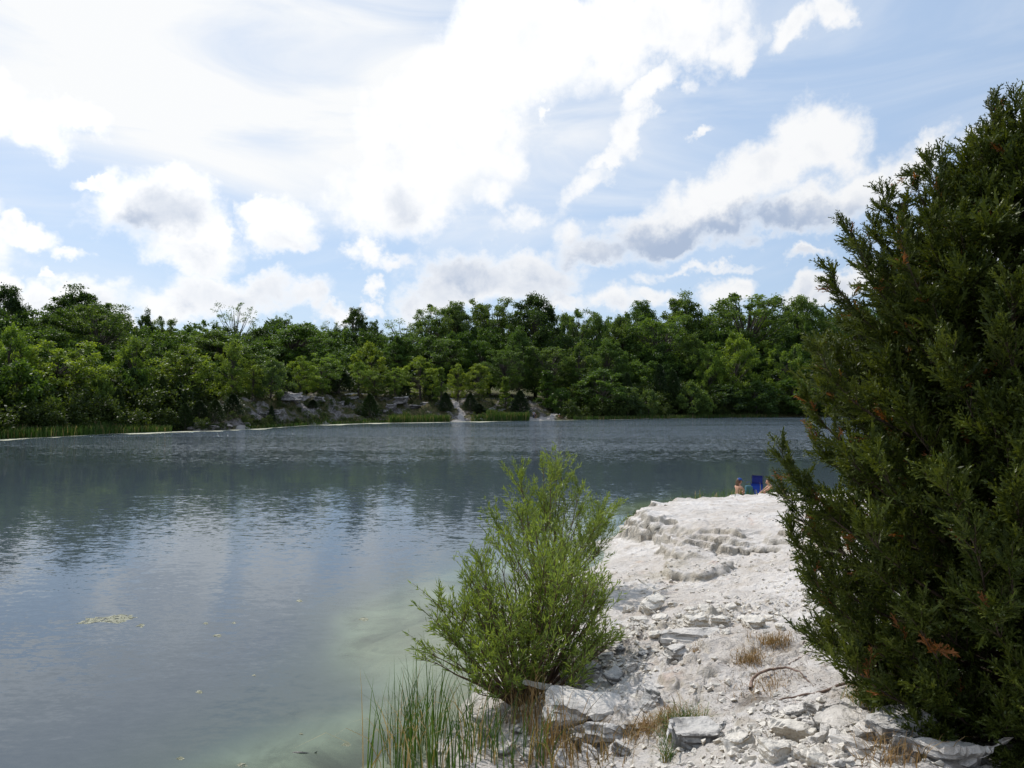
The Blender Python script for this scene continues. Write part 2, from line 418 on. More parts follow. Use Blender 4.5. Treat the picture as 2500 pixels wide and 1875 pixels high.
LEDGE = [tuple(on_z(px, py, z))[:2] for px, py, z in
         [(1535,1243,.98),(1575,1256,1.05),(1625,1263,1.1),(1680,1285,1.15),(1730,1286,1.18),(1790,1298,1.2),(1860,1300,1.25),(1960,1310,1.3),(2100,1330,1.4)]] + \
        [(13, 22), (12.5, 26.6), (10.2, 27.4), (8.0, 27.6), (6.1, 27.3), (4.9, 25.6)]
STEP2 = [tuple(on_z(px, py, z))[:2] for px, py, z in
         [(1600,1330,.55),(1640,1352,.62),(1690,1362,.7),(1740,1360,.75),(1790,1342,.85),(1860,1340,1.0),(1960,1350,1.1),(2100,1380,1.3)]] + [(12, 20), (8, 22), (5.5, 22.5)]
STEP3 = [tuple(on_z(px, py, z))[:2] for px, py, z in
         [(1625,1385,.55),(1665,1405,.62),(1715,1412,.68),(1760,1395,.75),(1800,1370,.85),(1700,1350,.7),(1640,1355,.6)]]
OUT = [tuple(on_z(px, py, z))[:2] for px, py, z in
       [(1850,1760,1.55),(1905,1800,1.6),(1960,1830,1.65),(2060,1850,1.7),(2250,1875,1.85),(2350,1760,1.9),(2200,1710,1.8),(2020,1730,1.65),(1900,1745,1.55)]]
def height(x, y):
    x = np.asarray(x, float); y = np.asarray(y, float)
    z = tps(x, y)
    dist = np.hypot(x, y)
    wob = fbm(x * .9, y * .9, 3, 4) * .20 + fbm(x * 3.1, y * 3.1, 8, 3) * .06
    l1 = sdist(x, y, LEDGE) + wob
    top = 1.10 + .035 * (x - 6) - .048 * (y - 22.5) + fbm(x * .6, y * .6, 1, 4) * .05
    top = top - .20 * sstep(1.6, 0.0, l1) * (fbm(x * 1.3, y * 1.3, 12, 3) * .5 + .5)
    ln_ = fbm(x * 2.2, y * 2.2, 77, 3) * .10
    m1 = .42 * sstep(-.32, -.20, l1 + ln_) + .30 * sstep(-.10, .03, l1 - ln_) + .28 * sstep(.14, .32, l1 + ln_ * 1.5)
    l2 = sdist(x, y, STEP2) + wob * 1.2
    z2 = .62 + .05 * (x - 5) + fbm(x * 1.6, y * 1.6, 5, 4) * .05
    z = np.where(z2 > z, z + (z2 - z) * sstep(-.10, .10, l2), z)
    l3 = sdist(x, y, STEP3) + wob
    z = z + .20 * sstep(-.08, .10, l3)
    back = sstep(27.6, 28.4, y)
    z = np.where(top > z, z + (top - z) * m1 * (1 - back), z)
    q_ = (z + .12 * fbm(x * .8, y * .8, 91, 3)) / .17; fr_ = q_ - np.floor(q_)
    zone = sstep(-1.2, -.2, l1) * sstep(1.6, .5, l1)
    z = z + zone * .17 * (sstep(.62, .92, fr_) - fr_) * (.30 + .35 * sstep(-.3, .5, fbm(x * .7, y * .7, 95, 2)))
    # drips and scallops on the faces
    land = sstep(-.05, .25, z)
    rub = np.exp(-((x - on_z(1640, 1500, .8)[0]) / 2.0) ** 2 - ((y - on_z(1640, 1520, .85)[1]) / .9) ** 2)
    rub = np.maximum(rub, .8 * np.exp(-((x - 2.0) / 1.6) ** 2 - ((y - 9.3) / 1.2) ** 2))
    z = z + land * (fbm(x * .7, y * .7, 20, 4) * .05 + fbm(x * 3.0, y * 3.0, 22, 4) * (.022 + .05 * rub) + np.maximum(0, fbm(x * 7.0, y * 7.0, 23, 3) - .25) * (.035 + .08 * rub) * (1 - .6 * m1))
    r1 = 1 - np.abs(vnoise(x * 5.3, y * 5.3, 31)); r2 = 1 - np.abs(vnoise(x * 11, y * 11, 37))
    z = z + land * (r1 ** 3 * .028 + r2 ** 3 * .016) * (.5 + 1.6 * rub)
    # outcrop: broken beds
    lo = sdist(x, y, OUT) + fbm(x * 2, y * 2, 40, 3) * .25
    mo = sstep(-.15, .3, lo)
    t = (z + .10 * fbm(x * 1.5, y * 1.5, 44, 3) + .12 * x) / .11
    fr = t - np.floor(t)
    z = z + mo * (.11 * (sstep(.75, 1, fr) - fr) + .09 * np.round(vnoise(x * 3.2, y * 3.2, 50) * 2) / 2)
    # terraces on the sandy slope, faint
    t = (z + .08 * fbm(x * .9, y * .9, 60, 3)) / .14; fr = t - np.floor(t)
    z = z + land * (1 - mo) * .05 * (sstep(.6, 1, fr) - fr) * (.4 + fbm(x * .5, y * .5, 64, 2))
    return z
def hz(x, y): return float(height(np.array([x]), np.array([y]))[0])
_hx = None
def on_ground(px, py):
    """the spot of the near ground that lies along a direction"""
    r = ray(px, py)
    Dd = np.linspace(3.5, 34, 1400)
    gz = height(r[0] / r[1] * Dd, Dd); lz = CAMZ + r[2] / r[1] * Dd
    k = np.argmax(lz <= np.maximum(gz, -5)) if np.any(lz <= gz) else -1
    return Vector((r[0] / r[1] * Dd[k], Dd[k], gz[k]))

a = np.radians(np.linspace(-42, 56, 800)); rr = np.concatenate([1.6 * np.exp(np.linspace(0, math.log(12 / 1.6), 470)), np.linspace(12, 29, 560)[1:], np.linspace(29, 46, 60)[1:]])
AA, RR = np.meshgrid(a, rr)
GX, GY = np.sin(AA) * RR, np.cos(AA) * RR
GZ = height(GX, GY)
_e = .05
sxg = (height(GX + _e, GY) - GZ) / _e; syg = (height(GX, GY + _e) - GZ) / _e
stp = np.hypot(sxg, syg); push = sstep(.7, 2.2, stp) * (.10 * vnoise(GX * .8, GY * .8, GZ * 11) + .05 * vnoise(GX * 2.5, GY * 2.5, GZ * 23 + 9)) * (GY > 12)
GX = GX - sxg / (stp + 1e-6) * push; GY = GY - syg / (stp + 1e-6) * push
def pxpatch(px, py, z, sx, sy, x=GX, y=GY):
    c = on_z(px, py, z); return np.exp(-((x - c[0]) / sx) ** 2 - ((y - c[1]) / sy) ** 2)
wet = sstep(.14, -.02, GZ)
litter = 1.0 * pxpatch(1400, 1620, .5, .9, .8) + .8 * pxpatch(1330, 1700, .4, .9, .6) + .75 * pxpatch(1920, 1580, 1.35, .28, .5) + .8 * pxpatch(1850, 1700, 1.4, .35, .3) \
    + .7 * pxpatch(1650, 1750, 1.2, .35, .3) + .8 * pxpatch(2250, 1720, 1.8, .5, .4) + 1.0 * pxpatch(1350, 1850, .3, 1.0, .6) + .5 * pxpatch(1530, 1560, .7, .6, .6) + .5 * pxpatch(2100, 1860, 1.8, .4, .4)
lo = sdist(GX, GY, OUT)
rubbly = .9 * pxpatch(1680, 1515, .8, 1.5, .7) + .7 * pxpatch(1620, 1400, .4, 1.3, .8) + .6 * pxpatch(1950, 1720, 1.6, .8, .3) + .45 * pxpatch(1900, 1370, .9, 2.0, .5)
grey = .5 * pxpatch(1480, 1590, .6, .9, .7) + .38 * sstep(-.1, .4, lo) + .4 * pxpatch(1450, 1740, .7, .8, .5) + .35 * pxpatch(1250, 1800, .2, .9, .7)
nr, na = GX.shape
idx = np.arange(nr * na).reshape(nr, na)
quad = np.stack([idx[:-1, :-1], idx[:-1, 1:], idx[1:, 1:], idx[1:, :-1]], -1).reshape(-1, 4)
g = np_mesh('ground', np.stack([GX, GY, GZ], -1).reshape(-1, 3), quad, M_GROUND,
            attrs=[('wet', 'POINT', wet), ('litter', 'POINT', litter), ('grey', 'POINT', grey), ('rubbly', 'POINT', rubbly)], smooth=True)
tag(g, kind='structure')

# ------------------------------------------------------------------ far shore
SHORE = [(-800,1180),(-400,1125),(0,1072),(120,1067),(250,1060),(420,1054),(520,1052),(640,1046),(760,1038),(900,1033),(1100,1030),(1300,1027),(1500,1024),(1750,1020),(1950,1018),(2200,1019),(2500,1022),(3000,1030),(3600,1050)]
sphi = np.array([math.atan2(px - CX, F) for px, py in SHORE])
srad = np.array([on_z(px, py, 0).xy.length for px, py in SHORE])
def rshore(phi): return np.interp(phi, sphi, srad)
def pxphi(px): return math.atan2(px - CX, F)
def phipx(phi): return CX + F * np.tan(phi)
def far_h(phi, d):
    phi = np.asarray(phi, float); d = np.asarray(d, float)
    px = phipx(phi)
    R0 = rshore(phi) + d; x = np.sin(phi) * R0; y = np.cos(phi) * R0
    bank = np.interp(px, [0, 430, 560, 700, 860, 1000, 1120, 1170, 1250, 1330, 1450, 1700, 2500], [1.2, 2.2, 4.2, 5.2, 5.2, 4.7, 3.9, 4.2, 4.0, 3.0, 2.6, 2.2, 2.0])
    wid = np.interp(px, [0, 430, 560, 860, 1000, 1120, 1250, 1330, 1500, 2500], [12, 12, 11, 13, 14, 15, 14, 18, 12, 10])
    n = fbm(x * .16, y * .16, 2, 4)
    dd = d + n * 2.2
    prof = sstep(.5, 1, dd / wid * 1.0) * .45 + sstep(.0, .65, dd / wid) * .55
    rocky = np.interp(px, [400, 520, 1350, 1450], [0.25, 1, 1, .25])
    z = bank * prof + .05 * np.maximum(d - wid, 0) * np.interp(px, [0, 300, 600, 1000, 1400, 2500], [2.0, 1.4, .7, .6, .9, .9])
    t = (z + .9 * fbm(x * .3, y * .3, 7, 3)) / .9; fr = t - np.floor(t)
    edge = sstep(0, 1.5, dd) * sstep(30, 16, d)
    z = z + rocky * edge * (.55 * (sstep(.6, 1, fr) - fr) + .55 * fbm(x * .55, y * .55, 9, 4))
    z = z + .25 * sstep(4, 20, d) * n
    z = np.where(d < 0, np.minimum(z, d * .25), z)
    z = z - .15 * sstep(1.2, 0, d)
    return z
def far_pt(px, d):
    phi = pxphi(px); r = float(rshore(phi)) + d
    return Vector((math.sin(phi) * r, math.cos(phi) * r, float(far_h(phi, d))))
fa = np.radians(np.concatenate([np.linspace(-75, -37, 60)[:-1], np.linspace(-37, 27, 620), np.linspace(27, 75, 60)[1:]]))
fd = np.concatenate([[-25, -8, -3, -1.5], np.arange(-.6, 26, .42), 26 + 300 * np.linspace(0, 1, 40) ** 2, [700, 2500]])
PH, DD = np.meshgrid(fa, fd)
FR = rshore(PH) + DD
FX, FY = np.sin(PH) * FR, np.cos(PH) * FR
FZ = far_h(PH, np.minimum(DD, 330))
nr, na = FX.shape
idx = np.arange(nr * na).reshape(nr, na)
quad = np.stack([idx[:-1, :-1], idx[:-1, 1:], idx[1:, 1:], idx[1:, :-1]], -1).reshape(-1, 4)
def far_mat():
    m, t = mat('far_bank_ground')
    pos = t.add('ShaderNodeNewGeometry').outputs['Position']
    nz = t.add('ShaderNodeSeparateXYZ', {0: t.add('ShaderNodeNewGeometry').outputs['Normal']}).outputs[2]
    n1 = t.noise(pos, .35, 6, .65); n2 = t.noise(pos, 1.6, 7, .7)
    c = t.mix(t.rng(n2, .38, .66), (.33, .30, .285, 1), (.09, .082, .075, 1))
    veg = t.add('ShaderNodeAttribute', attribute_name='veg').outputs['Fac']
    v = t.rng(t.m('ADD', veg, t.m('MULTIPLY_ADD', n1, 1.8, -.9)), .35, .62)
    vc = t.mix(t.rng(n2, .4, .6), (.05, .065, .02, 1), (.13, .11, .055, 1))
    c = t.mix(v, c, vc)
    sand = t.add('ShaderNodeAttribute', attribute_name='sand').outputs['Fac']
    c = t.mix(t.rng(t.m('ADD', sand, t.m('MULTIPLY_ADD', n2, .5, -.25)), .38, .6), c, (.44, .41, .385, 1))
    b = t.add('ShaderNodeBsdfPrincipled', {'Base Color': c, 'Roughness': .95, 'Specular IOR Level': .1})
    t.put(b, 'Normal', t.add('ShaderNodeBump', {'Height': n2, 'Strength': .9, 'Distance': .5}))
    finish(t, b); return m
FPX = phipx(PH)
veg = np.interp(FPX, [0, 430, 520, 900, 1060, 1120, 1180, 1280, 1400, 1480], [1.3, 1.2, .58, .52, .68, .5, .7, .45, .7, 1.3]) + .5 * sstep(14, 24, DD)
sand = np.maximum.reduce([
    1.0 * np.exp(-((FPX - 1134 + DD * 1.6 + 5 * np.sin(DD * .7)) / 9) ** 2) * sstep(22, 14, DD), 1.0 * np.exp(-((FPX - 1318) / 42) ** 2) * sstep(9, 5, DD),
    1.0 * np.exp(-((FPX - 1350 - (DD - 5) * 3) / 14) ** 2) * sstep(24, 20, DD) * sstep(3, 6, DD),
    .9 * np.exp(-((FPX - 490) / 22) ** 2) * sstep(6, 3, DD), .55 * np.exp(-((FPX - 668 + 8 * np.sin(DD)) / 14) ** 2) * sstep(9, 6, DD),
    .8 * np.exp(-((DD - 27) / 5) ** 2) * np.interp(FPX, [800, 860, 1420, 1450], [0, 1, 1, 0]),
    .8 * sstep(.9, .2, DD)])
fo = np_mesh('far_shore', np.stack([FX, FY, FZ], -1).reshape(-1, 3), quad, far_mat(), attrs=[('veg', 'POINT', veg), ('sand', 'POINT', sand)], smooth=True)
tag(fo, kind='structure')
# lake bed far below, joining both shores
bed = np_mesh('lake_bed', [(-3000, -3000, -6), (3000, -3000, -6), (3000, 3000, -6), (-3000, 3000, -6)], [[0, 1, 2, 3]], plain('lake_bed_mud', (.16, .17, .12)))
tag(bed, kind='structure')

# ------------------------------------------------------------------ water
wa = np.radians(np.linspace(-80, 80, 420)); wr = 1.0 * np.exp(np.linspace(0, math.log(420.0), 460))
WA, WR = np.meshgrid(wa, wr)
WX, WY = np.sin(WA) * WR, np.cos(WA) * WR
hn = height(WX, WY)
near_dom = (WR < 45) & (WA > R(-42)) & (WA < R(56))
depth = np.where(near_dom, -hn, 5.0)
depth = np.where((WR > 40) | (WA <= R(-42)), 5.0, depth)
depth = np.minimum(depth, 5)
nr, na = WX.shape
idx = np.arange(nr * na).reshape(nr, na)
quad = np.stack([idx[:-1, :-1], idx[:-1, 1:], idx[1:, 1:], idx[1:, :-1]], -1).reshape(-1, 4)
def water_mat():
    m, t = mat('lake_water')
    pos = t.add('ShaderNodeNewGeometry').outputs['Position']
    sp = t.add('ShaderNodeSeparateXYZ', {0: pos}); x, y = sp.outputs[0], sp.outputs[1]
    dep = t.add('ShaderNodeAttribute', attribute_name='depth').outputs['Fac']
    cloudy = t.noise(pos, .8, 5, .6, .8)
    turb = t.rng(t.m('ADD', dep, t.m('MULTIPLY_ADD', cloudy, 1.5, -.75)), .0, 1.1, .18, 1.0)
    body = t.mix(t.rng(dep, .1, 1.3), (.25, .31, .20, 1), (.072, .095, .090, 1))
    body = t.mix(t.rng(dep, .8, 2.2), body, (.058, .077, .096, 1))
    # ripples: wind lanes far out, calmer near the shelf
    wob = t.m('MULTIPLY_ADD', t.noise(t.mapping(pos, scale=(.035, .08, 1)), 1.0, 5), 30, -15)
    yy = t.m('ADD', y, wob)
    band = t.m('MULTIPLY', t.rng(yy, 35, 38), t.rng(yy, 42, 46, 1, 0))            # glassy lane
    band = t.m('MULTIPLY', band, t.rng(x, 2, -14, .25, 1))
    cove = t.m('MULTIPLY', t.rng(y, 28, 33), t.m('MULTIPLY', t.rng(y, 46, 54, 1, 0), t.rng(x, 7, 12)))
    calm = t.m('MAXIMUM', band, cove)
    farw = t.rng(y, 44, 90)
    amp = t.m('MULTIPLY_ADD', farw, .90, .065)
    lanes = t.rng(t.noise(t.mapping(pos, scale=(.012, .07, 1)), 1.0, 5, .6), .36, .62, .6, 1.3)
    amp = t.m('MULTIPLY', amp, lanes)
    amp = t.m('MULTIPLY', amp, t.m('MULTIPLY_ADD', calm, -.72, 1))
    amp = t.m('MULTIPLY', amp, t.rng(dep, .2, 1.8, .10, 1.0))
    def slope(scale, rot, detail, k):
        n = t.add('ShaderNodeTexNoise', {'Vector': t.mapping(pos, rot=(0, 0, R(rot)), scale=scale), 'Scale': 1.0, 'Detail': detail, 'Roughness': .6, 'Distortion': .3})
        v = t.add('ShaderNodeVectorMath', {0: n.outputs[1], 1: (.5, .5, .5)}, operation='SUBTRACT').outputs[0]
        return t.add('ShaderNodeVectorMath', {0: v, 1: (k * .6, k, 0)}, operation='MULTIPLY').outputs[0]
    sl = t.add('ShaderNodeVectorMath', {0: slope((2.2, 5.2, 1), 20, 4, 2.0), 1: slope((8, 16, 1), -18, 3, 1.7)}, operation='ADD').outputs[0]
    sl = t.add('ShaderNodeVectorMath', {0: sl, 1: slope((.22, .6, 1), 8, 3, .35)}, operation='ADD').outputs[0]
    sl = t.add('ShaderNodeVectorMath', {0: sl, 3: amp}, operation='SCALE').outputs[0]
    bump = t.add('ShaderNodeVectorMath', {0: t.add('ShaderNodeVectorMath', {0: sl, 1: (0, 0, 1)}, operation='ADD').outputs[0]}, operation='NORMALIZE').outputs[0]
    fr = t.add('ShaderNodeFresnel', {'IOR': 1.33, 'Normal': bump})
    gl = t.add('ShaderNodeBsdfGlossy', {'Color': (.93, .97, 1.0, 1), 'Roughness': .045, 'Normal': bump})
    df = t.add('ShaderNodeBsdfDiffuse', {'Color': body})
    tp = t.add('ShaderNodeBsdfTransparent', {'Color': (.76, .82, .72, 1)})
    under = t.add('ShaderNodeMixShader', {0: turb, 1: tp, 2: df})
    mx = t.add('ShaderNodeMixShader', {0: fr, 1: under, 2: gl})
    finish(t, mx); return m
wt = np_mesh('water', np.stack([WX, WY, 0 * WX], -1).reshape(-1, 3), quad, water_mat(), attrs=[('depth', 'POINT', depth)], smooth=True)
tag(wt, kind='structure')

# pale scum line at the far waterline
rnd = np.random.RandomState(3)
sa = np.radians(np.linspace(-50, 24, 900))
wv = .9 + 2.2 * np.clip(fbm(sa * 26, 0, 5, 4) + .45, 0, 2)
wv = wv * np.interp(phipx(sa), [-300, 0, 1000, 1280, 1500, 1700, 2000], [1.1, 1.0, 1.5, 1.2, .7, .35, .3])
inn = rshore(sa) + .45; out = rshore(sa) - wv
Vv = np.concatenate([np.stack([np.sin(sa) * inn, np.cos(sa) * inn, 0 * sa + .006], -1), np.stack([np.sin(sa) * out, np.cos(sa) * out, 0 * sa + .006], -1)])
n = len(sa); i = np.arange(n - 1)
M_ALGAE = plain('algae_scum', (.48, .48, .36), .8, .3, 5, .4)
ob = np_mesh('algae_scum', Vv, np.stack([i, i + n, i + n + 1, i + 1], -1), M_ALGAE)
tag(ob, kind='stuff')

# ------------------------------------------------------------------ far trees
def bez(p0, p1, p2, n):
    t = np.linspace(0, 1, n)[:, None]
    return (1 - t) ** 2 * p0 + 2 * t * (1 - t) * p1 + t * t * p2
def broadleaf(seed, H, W, base=.28, clumps=46, leaves_n=170, leaf=.26, shape='round', clump_r=.13, open_=0.0):
    """meshes (wood, foliage) of a broadleaf tree H tall and W wide"""
    r = np.random.RandomState(seed)
    paths = []
    lean = r.normal(size=2) * .03 * H
    tr = np.array([[0, 0, -.03 * H], [0, 0, 0], [lean[0] * .3, lean[1] * .3, .3 * H], [lean[0], lean[1], .6 * H], [lean[0] * 1.2, lean[1] * 1.2, .93 * H]])
    tr[2:, :2] += r.normal(size=(3, 2)) * .012 * H
    r0 = .017 * H + .03
    paths.append((tr, np.array([r0 * 1.5, r0 * 1.15, r0 * .85, r0 * .5, .02])))
    C, Rr = [], []
    golden = 2.399963
    for k in range(clumps):
        t = (k + .5) / clumps
        hh = base + (1 - base) * t ** .85
        u = (hh - base) / (1 - base)
        if shape == 'round': e = math.sin(math.pi * min(1, .12 + .88 * u) ** 1.0) ** .6 if u < .98 else .2
        elif shape == 'cone': e = max(.12, (1 - u) ** .75) * (1 if u > .15 else .75)
        elif shape == 'vase': e = .35 + .65 * math.sin(math.pi * min(1, u * .72 + .05))
        else: e = .55 + .45 * math.sin(math.pi * u)
        rad = W / 2 * e * (.35 + .65 * math.sqrt(r.rand())) * (1 + .22 * r.normal())
        ph = k * golden + r.rand() * .9
        c = np.array([math.cos(ph) * rad, math.sin(ph) * rad, hh * H + r.normal() * .025 * H])
        f = min(hh * .82, .9); f0 = np.array([np.interp(f * .75 * H, tr[:, 2], tr[:, i]) for i in range(2)] + [f * .75 * H])
        mid = f0 * .45 + c * .55 + np.array([0, 0, -.04 * H])
        P = bez(f0, mid, c, 5)
        paths.append((P, np.linspace(r0 * .30, r0 * .05, 5)))
        C.append(c); Rr.append(clump_r * W * (.6 + .7 * r.rand()) * (1.0 - .35 * u))
    Vl, n = [], 0
    cen, dirs, tint = [], [], []
    for c, q in zip(C, Rr):
        m = int(leaves_n * (.6 + .8 * r.rand()) * (1 - open_ * r.rand()))
        # sub-clumps make a ragged outline
        sub = unit(r.normal(size=(6, 3))) * q * (.35 + .6 * r.rand(6, 1)) * np.array([1, 1, .7])
        s = sub[r.randint(0, 6, m)]
        p = c + s + r.normal(size=(m, 3)) * q * .30 * np.array([1, 1, .8])
        cen.append(p); dirs.append(unit(p - c) + r.normal(size=(m, 3)) * .9 + [0, 0, -.15])
        tint.append(np.clip(.45 + .25 * r.normal() + .18 * r.normal(size=m), 0, 1))
    cen = np.concatenate(cen); dirs = np.concatenate(dirs); tint = np.concatenate(tint)
    V, Fq = leaves(cen, dirs, leaf * (.6 + .8 * r.rand(len(cen))), leaf * .62 * (.7 + .6 * r.rand(len(cen))), r)
    wv, wf = tubes(paths, 5)
    return (wv, wf), (V, Fq, tint)
def conifer(seed, H, W, n=5200, leaf=.22):
    r = np.random.RandomState(seed)
    u = r.rand(n) ** .8
    z = .03 + .97 * u
    e = np.where(z < .25, .7 + z * 1.2, 1.0) * (1 - z) ** .72
    ph = r.rand(n) * 6.283
    lob = 1 + .14 * r.normal(size=n) + .20 * np.sin(ph * 5 + z * 23 + seed) + .12 * np.sin(ph * 3 - z * 41)
    rad = W / 2 * e * lob * (.55 + .5 * np.sqrt(r.rand(n)))
    c = np.stack([np.cos(ph) * rad, np.sin(ph) * rad, z * H], -1)
    d = np.stack([np.cos(ph), np.sin(ph), np.full(n, 1.6)], -1) + r.normal(size=(n, 3)) * .45
    V, Fq = leaves(c, d, leaf * (.6 + .8 * r.rand(n)), leaf * .4, r)
    wv, wf = tubes([(np.array([[0, 0, -.2], [0, 0, H * .4], [0, 0, H * .9]]), np.array([.1, .07, .02]) * max(W, 1) * .6)], 5)
    return (wv, wf), (V, Fq, np.clip(.5 + .25 * r.normal(size=n), 0, 1))
KIND = {}
def reg(kind, H, W, makers):
    KIND[kind] = dict(H=H, W=W, v=[])
    for (wood, fol) in makers:
        KIND[kind]['v'].append((np_mesh('trunk', wood[0], wood[1], M_BARK_FAR, parent=False, smooth=True),
                                np_mesh('crown', fol[0], fol[1], M_CEDAR_FAR if kind == 'cedar' else M_LEAF, parent=False, attrs=[('tint', 'FACE', fol[2])])))
reg('sycamore', 9, 6, [broadleaf(s, 9, 6.5, .16, 52, 190, .25, 'round' if s % 2 else 'vase', .12, .3) for s in (11, 12, 13, 15)])
reg('oak', 16, 11, [broadleaf(s, 16, 11, .20, 90, 270, .30, 'round', .125) for s in (21, 22, 23)])
reg('cottonwood', 18, 9, [broadleaf(s, 18, 9, .24, 110, 210, .27, 'round' if s == 32 else 'vase', .12, .4) for s in (31, 32, 33)])
reg('sparse', 12, 5, [broadleaf(s, 12, 5, .35, 46, 80, .17, 'vase', .13, .5) for s in (41, 42)])
reg('slim', 7, 2.4, [broadleaf(s, 7, 2.4, .15, 30, 110, .24, 'cone', .19, .2) for s in (51, 52)])
reg('shrub', 4, 4.4, [broadleaf(s, 4, 4.4, .05, 34, 170, .24, 'round', .15) for s in (61, 62, 63)])
reg('cedar', 5, 2.4, [conifer(s, 5, 2.4) for s in (71, 72, 73)])
COLR = {'bright': (1.5, 1.55, 1.05), 'yellow': (1.8, 1.7, 1.0), 'mid': (1.05, 1.15, .95), 'dark': (.52, .62, .62), 'olive': (.95, 1.0, 1.15), 'pale': (1.25, 1.35, 1.5), 'deep': (.8, .98, .75), 'black': (1, 1, 1), 'c2': (1.5, 1.35, 1.2)}
NAME = {'sycamore': 'young_tree', 'oak': 'oak_tree', 'cottonwood': 'tall_tree', 'sparse': 'sparse_tree', 'slim': 'sapling', 'shrub': 'shrub', 'cedar': 'cedar_tree'}
CAT = {'shrub': 'shrub', 'cedar': 'cedar'}
trc = 0
def far_tree(px0, px1, top, d, kind, col, label, group='trees along the far shore'):
    global trc
    trc += 1
    px = (px0 + px1) / 2
    b = far_pt(px, d)
    wpx = px1 - px0
    W = wpx / F * b.y * (1.35 if kind == 'cedar' else 1.4 if kind == 'cottonwood' else 1.25)
    Ht = max(1.2, at(px, top + (8 if d > 30 else 0), b.y).z - b.z)
    k = KIND[kind]
    t = empty(NAME[kind], b - Vector((0, 0, .1)), label, CAT.get(kind, 'tree'), group, rz=(trc * 2.4) % 6.28, scale=(W / k['W'], W / k['W'], Ht / k['H']))
    tm, cm = k['v'][trc % len(k['v'])]
    link('trunk', tm, t); c = link('crown', cm, t)
    r = random.Random(trc); j = .9 + .2 * r.random()
    cc = COLR[col]
    c.color = (cc[0] * j, cc[1] * (.95 + .1 * r.random()) * j, cc[2] * (.85 + .3 * r.random()), 1)
    return t
